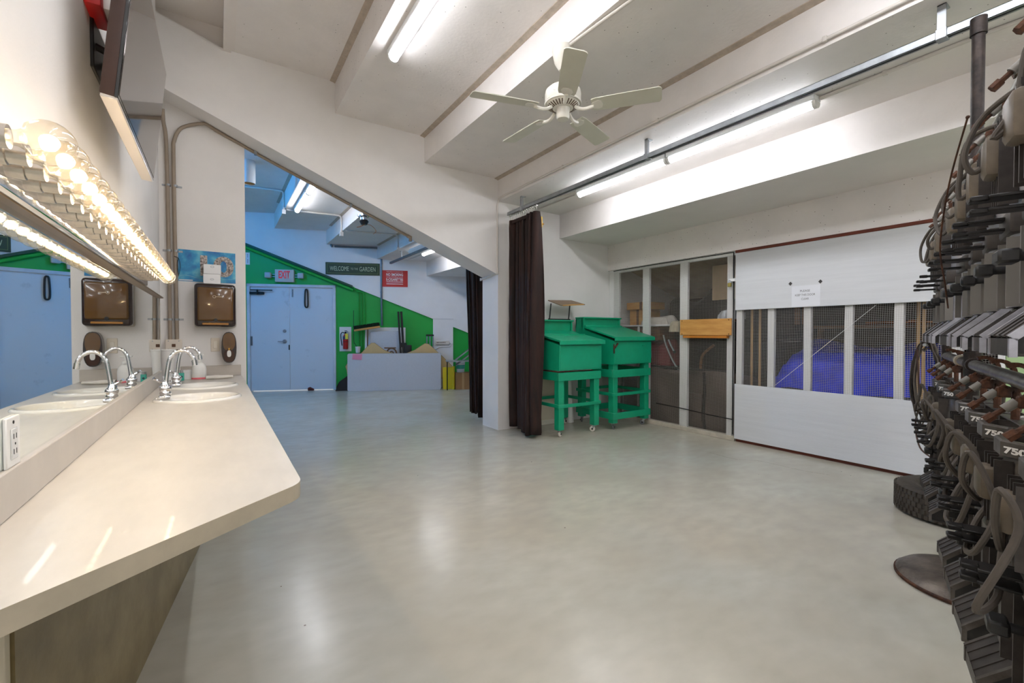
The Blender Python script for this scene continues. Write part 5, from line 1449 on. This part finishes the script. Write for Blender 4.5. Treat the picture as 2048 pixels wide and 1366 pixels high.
# stage light: local frame, pipe centre at origin, pipe along x, +y towards the room
LBODY = mat('stage_light_grey', (98, 92, 87), .36, .3, vscale=16, col2=(74, 67, 61), bump=.08, bscale=40)
LBODU = mat('stage_light_pale', (184, 185, 194), .32, .35, vscale=10, col2=(150, 148, 154), bump=.05, bscale=40)
LDARK = mat('stage_light_dark', (74, 68, 64), .42, .3, vscale=12, col2=(48, 43, 40))
LTAN = mat('dusty_cap', (116, 103, 86), .45, vscale=9, col2=(88, 77, 62))
CABLE = mat('rubber_cable', (84, 76, 68), .7, var=.2, vscale=20)
SLEEVE = mat('clamp_sleeve', (128, 124, 118), .5, .6)
WHT = mat('print_white', (232, 228, 222), .6)
def octo(r, sq=.86):
    return [(r * (1 if i % 2 == 0 else 1) * math.cos(rad(22.5 + 45 * i)), r * sq * math.sin(rad(22.5 + 45 * i))) for i in range(8)]
def make_light(upper, label, group):
    t = thing('stage_light', label, 'stage light', (0, 0, 0), 0, group)
    k = dict(local=True)
    # C-clamp with hook and rusty bolt
    arc = [Vector((0, .042 * math.cos(rad(a)), .042 * math.sin(rad(a)) + .006)) for a in range(60, 301, 20)]
    hk = G()
    for a, b in zip(arc[:-1], arc[1:]):
        d = (b - a)
        n = Vector((0, -d.z, d.y)).normalized() * .007
        X = Vector((.017, 0, 0))
        hk._q([a - X - n, a + X - n, a + X + n, a - X + n, b - X - n, b + X - n, b + X + n, b - X + n],
              [(0, 1, 2, 3), (7, 6, 5, 4), (0, 4, 5, 1), (1, 5, 6, 2), (2, 6, 7, 3), (3, 7, 4, 0)])
    hk.bbox(-.017, .01, -.062, .017, .045, -.028, .004, 1)
    cl = obj('clamp', hk, RUST, t, smooth=30, **k)
    bolt = G().cyl((0, .022, -.022), (0, .102, -.098), .0075, seg=8)
    bolt.cyl((0, .09, -.0865), (0, .108, -.104), .0125, seg=6)
    obj('clamp_bolt', bolt, RUST, cl, **k)
    obj('bolt_sleeve', G().cyl((0, .045, -.044), (0, .07, -.068), .013, seg=12), SLEEVE, cl, **k)
    obj('pivot_stud', G().cyl((0, 0, -.04), (0, 0, -.135), .011, seg=8), RUST, t, **k)
    top = -.15
    if upper:
        hl, bl, cap = .27, .2, LTAN
        body = LBODU
    else:
        hl, bl, cap = .22, .27, LBODY
        body = LBODY
    # yoke
    yk = G().bbox(-.125, -.016, -.14, .125, .016, -.134, .002, 1)
    for s in (-1, 1): yk.bbox(s * .125 - .003, -.016, -.42, s * .125 + .003, .016, -.134, .002, 1)
    obj('yoke', yk, LDARK, t, **k)
    for s in (-1, 1): obj('yoke_knob', G().cyl((s * .11, 0, -.40), (s * .155, 0, -.40), .022, .02, 10), BLACK, t, **k)
    z = top
    # octagonal rear ring with vents
    ring = G()
    o1, o2 = octo(.104), octo(.084)
    n = 8
    vs = [(x, y, z - .045) for x, y in o1] + [(x, y, z - .005) for x, y in o1] + [(x, y, z) for x, y in octo(.098)] + [(x, y, z) for x, y in o2] + [(x, y, z - .04) for x, y in o2]
    fs = []
    for r in range(4):
        for i in range(8):
            fs.append((r * 8 + i, r * 8 + (i + 1) % 8, (r + 1) * 8 + (i + 1) % 8, (r + 1) * 8 + i))
    ring._q(vs, fs)
    obj('rear_ring', ring, cap, t, smooth=20, **k)
    if not upper:
        lettering('750', .056, .02, WHT, t, (-.0692, .0594, z - .026), (-.0563, -.0484, 0), (0, 0, 1), local=True, bold=.05)
    obj('vent_plate', G().prism(octo(.08), 'Z', z - .045, z - .04), BLACK, t, smooth=0, **k)
    # reflector housing
    z1 = z - .045
    obj('reflector_housing', G().lathe([(.078, z1), (.088, z1 - .02), (.094, z1 - hl * .5), (.09, z1 - hl * .8), (.078, z1 - hl)], seg=20, sy=.92), body, t, **k)
    obj('lamp_cap', G().bbox(-.045, .055, z1 - hl * .62, .045, .125, z1 - hl * .18, .018, 2), LTAN, t, **k)
    fin = G()
    for q in (-.06, -.02, .02, .06): fin.box(q - .003, .06, z1 - hl * .95, q + .003, .098, z1 - .01)
    obj('housing_fin', fin, LDARK, t, smooth=0, **k)
    z2 = z1 - hl
    # shutter gate
    gt = G().bbox(-.088, -.08, z2 - .07, .088, .08, z2, .01, 2)
    obj('gate', gt, LDARK, t, **k)
    for (dx, dy, zz) in ((0, 1, -.02), (0, 1, -.05), (1, 0, -.03), (-1, 0, -.045)):
        sh_ = G()
        if dy: sh_.bbox(-.03, .078, z2 + zz - .004, .03, .155, z2 + zz + .004, .002, 1).bbox(-.02, .15, z2 + zz - .007, .02, .185, z2 + zz + .007, .003, 1)
        else: sh_.bbox(min(dx * .08, dx * .16), -.025, z2 + zz - .003, max(dx * .08, dx * .16), .025, z2 + zz + .003, .002, 1)
        obj('shutter_handle', sh_, DARKM, t, **k)
    z3 = z2 - .07
    # barrel: flat sided tube with rails and a knob
    br = []
    for a in range(24):
        c, s_ = math.cos(2 * PI * a / 24), math.sin(2 * PI * a / 24)
        br.append((.078 * math.copysign(abs(c) ** .6, c), .07 * math.copysign(abs(s_) ** .6, s_)))
    obj('barrel', G().prism(br, 'Z', z3 - bl, z3), body, t, smooth=35, **k)
    for s in (-1, 1): obj('barrel_rail', G().box(s * .074 - .004, .05, z3 - bl, s * .074 + .004, .082, z3 - .01), SLEEVE if upper else LDARK, t, smooth=0, **k)
    kb = G().cyl((.02, .068, z3 - .09), (.02, .1, z3 - .09), .012, seg=10).bbox(-.012, .095, z3 - .107, .052, .135, z3 - .073, .006, 1)
    obj('focus_knob', kb, BLACK, t, **k)
    z4 = z3 - bl
    # flared colour frame holder
    prf = [(-.07, z4), (-.04, z4 + .03), (.015, z4 + .03), (.128, z4 - .078), (.128, z4 - .125), (-.1, z4 - .125), (-.1, z4 - .06)]
    for s in (-1, 1): obj('holder_shade', G().prism(prf, 'X', s * .086 - .002, s * .086 + .002), BLACK, t, smooth=0, **k)  # black sheets over the open sides, imitating the dark inside
    hd = G()
    hd.prism([(.015, z4 + .03), (.128, z4 - .078), (.124, z4 - .082), (.011, z4 + .026)], 'X', -.086, .086)
    hd.box(-.092, .122, z4 - .125, .092, .128, z4 - .085)
    hd.box(-.092, -.1, z4 - .125, .092, -.094, z4 - .06)
    hd.box(-.092, -.1, z4 - .125, -.07, .128, z4 - .119).box(.07, -.1, z4 - .125, .092, .128, z4 - .119)
    obj('frame_holder', hd, LDARK, t, smooth=0, **k)
    for s in (-1, 1):
        e = sorted((s * .084, s * .097))
        he = G().prism([(.012, z4 + .036), (.132, z4 - .078), (.12, z4 - .09), (.0, z4 + .024)], 'X', e[0], e[1])
        he.box(e[0], .118, z4 - .127, e[1], .131, z4 - .085)
        obj('holder_edge', he, body if upper else LBODY, t, smooth=0, **k)
    for q in (-.045, 0, .045): obj('holder_rib', G().prism([(.015, z4 + .034), (.131, z4 - .077), (.124, z4 - .084), (.008, z4 + .026)], 'X', q - .003, q + .003), LDARK, t, smooth=0, **k)
    obj('lens', G().lathe([(0, z4 - .02), (.03, z4 - .024), (.06, z4 - .016), (.066, z4 - .006)], seg=20), mat('dark_lens', (20, 20, 22), .08, coat=.5), t, **k)
    return t
def cable(t, upper, rnd):
    w_ = lambda a: a + rnd.uniform(-.03, .03)
    if upper:
        pts = [(.02, .1, -.3), (w_(.03), .14, w_(-.34)), (w_(.05), w_(.13), w_(-.24)), (w_(0), w_(.1), w_(-.14)), (-.05, .03, -.12), (.02, -.04, -.1), (.05, -.045, -.02)]
    else:
        pts = [(.02, .11, -.32), (.01, w_(.14), w_(-.36)), (w_(-.05), w_(.15), w_(-.27)), (w_(-.08), w_(.13), w_(-.2)), (w_(-.12), .1, w_(-.3)), (w_(-.1), w_(.14), w_(-.46)), (w_(.02), w_(.13), w_(-.5)), (w_(.1), .09, w_(-.38)), (.1, -.03, -.27), (.06, -.07, -.12), (.04, -.035, -.02)]
    obj('cable', G().tube(smooth_pts(pts, 6), .0075 if upper else .008, 8), CABLE, t, local=True)
def set_light(t, X, z, dr=0.0):
    t.location = rk(X, z); t.rotation_euler = (0, 0, PR + dr)
upX = [3.98, 3.69, 3.38, 2.80, 2.50, 2.20, 1.90, 1.60]
loX = [3.99, 3.69, 3.39, 2.79, 2.50, 2.21, 1.92, 1.63]
ordn = ['first', 'second', 'third', 'fourth', 'fifth', 'sixth', 'seventh', 'eighth', 'ninth', 'tenth']
pu = make_light(True, 'x', 'stage lights on the upper pipe')
pl = make_light(False, 'x', 'stage lights on the lower pipe')
rnd = random.Random(5)
ups = [pu] + [dup(pu, (0, 0, 0)) for _ in upX[1:]]
los = [pl] + [dup(pl, (0, 0, 0)) for _ in loX[1:]]
for i, X in enumerate(upX):
    o = ups[i]
    set_light(o, X, ZU, rnd.uniform(-.08, .08))
    cable(o, True, rnd)
    o['label'] = 'pale grey stage light on the upper pipe, %s from the sliding door' % ordn[i]
for i, X in enumerate(loX):
    o = los[i]
    set_light(o, X, ZL, rnd.uniform(-.06, .06))
    cable(o, False, rnd)
    o['label'] = 'dark grey stage light marked 750 on the lower pipe, %s from the sliding door' % ordn[i]
# wires hung at the far end
cw = thing('wire_coil', 'hanging coil of dark wire between the rack and sliding door', 'wire coil', (4.6, 1.12, .62))
cc = Vector((4.62, 1.12, .93))
for k in range(13):
    a = rnd.uniform(-.03, .03); ry, rz = .07 + .018 * rnd.random(), .26 + .035 * rnd.random()
    pts = []
    ph = rnd.uniform(-.12, .12)
    for q in range(25):
        th = 2 * PI * q / 24
        pts.append(cc + Vector((a + .02 * math.sin(th), ry * math.cos(th) + ph * .1, rz * math.sin(th) - .01 * k * rnd.random())))
    obj('wire_loop', G().tube(pts, .006, 5), (CABLE, RUSTP)[k % 2], cw)
obj('tie', G().cyl(cc + Vector((-.05, 0, .235)), cc + Vector((.05, 0, .235)), .012, seg=8), GALV, cw)
obj('hang_cord', G().tube([cc + Vector((0, 0, .24)), rk(4.22, ZU - .75) + Vector((0, 0, 0))], .005, 6), BLACK, cw)
lc = thing('loose_cable', 'loose brown cable drooping from the coil to the lights', 'cable', (4.6, 1.2, .6))
obj('sheath', G().tube(smooth_pts([cc + Vector((-.02, .05, .2)), onX(1838, 800, 4.62), onX(1831, 850, 4.62), onX(1840, 895, 4.62), onX(1866, 920, 4.55), rk(4.1, .32) + pn * .1], 6), .006, 8), mat('brown_cable', (70, 48, 40), .6), lc)
obj('plug', G().bbox(-.012, -.012, -.02, .012, .012, .02, .004, 1, Matrix.Translation(rk(4.1, .31) + pn * .1)), BLACK, lc)
sw = thing('safety_wire', 'thin rusty wire looping down in front of the upper lights', 'wire', rk(2.2, 2.1))
obj('strand', G().tube(smooth_pts([rk(2.15, 1.98) + pn * .13, rk(2.3, 1.8) + pn * .16, rk(2.45, 1.6) + pn * .17, rk(2.5, 1.45) + pn * .15, rk(2.62, 1.36) + pn * .13], 6), .003, 6), RUST, sw)
obj('hook_end', G().sph(rk(2.15, 1.98) + pn * .13, .006, 8), RUST, sw)
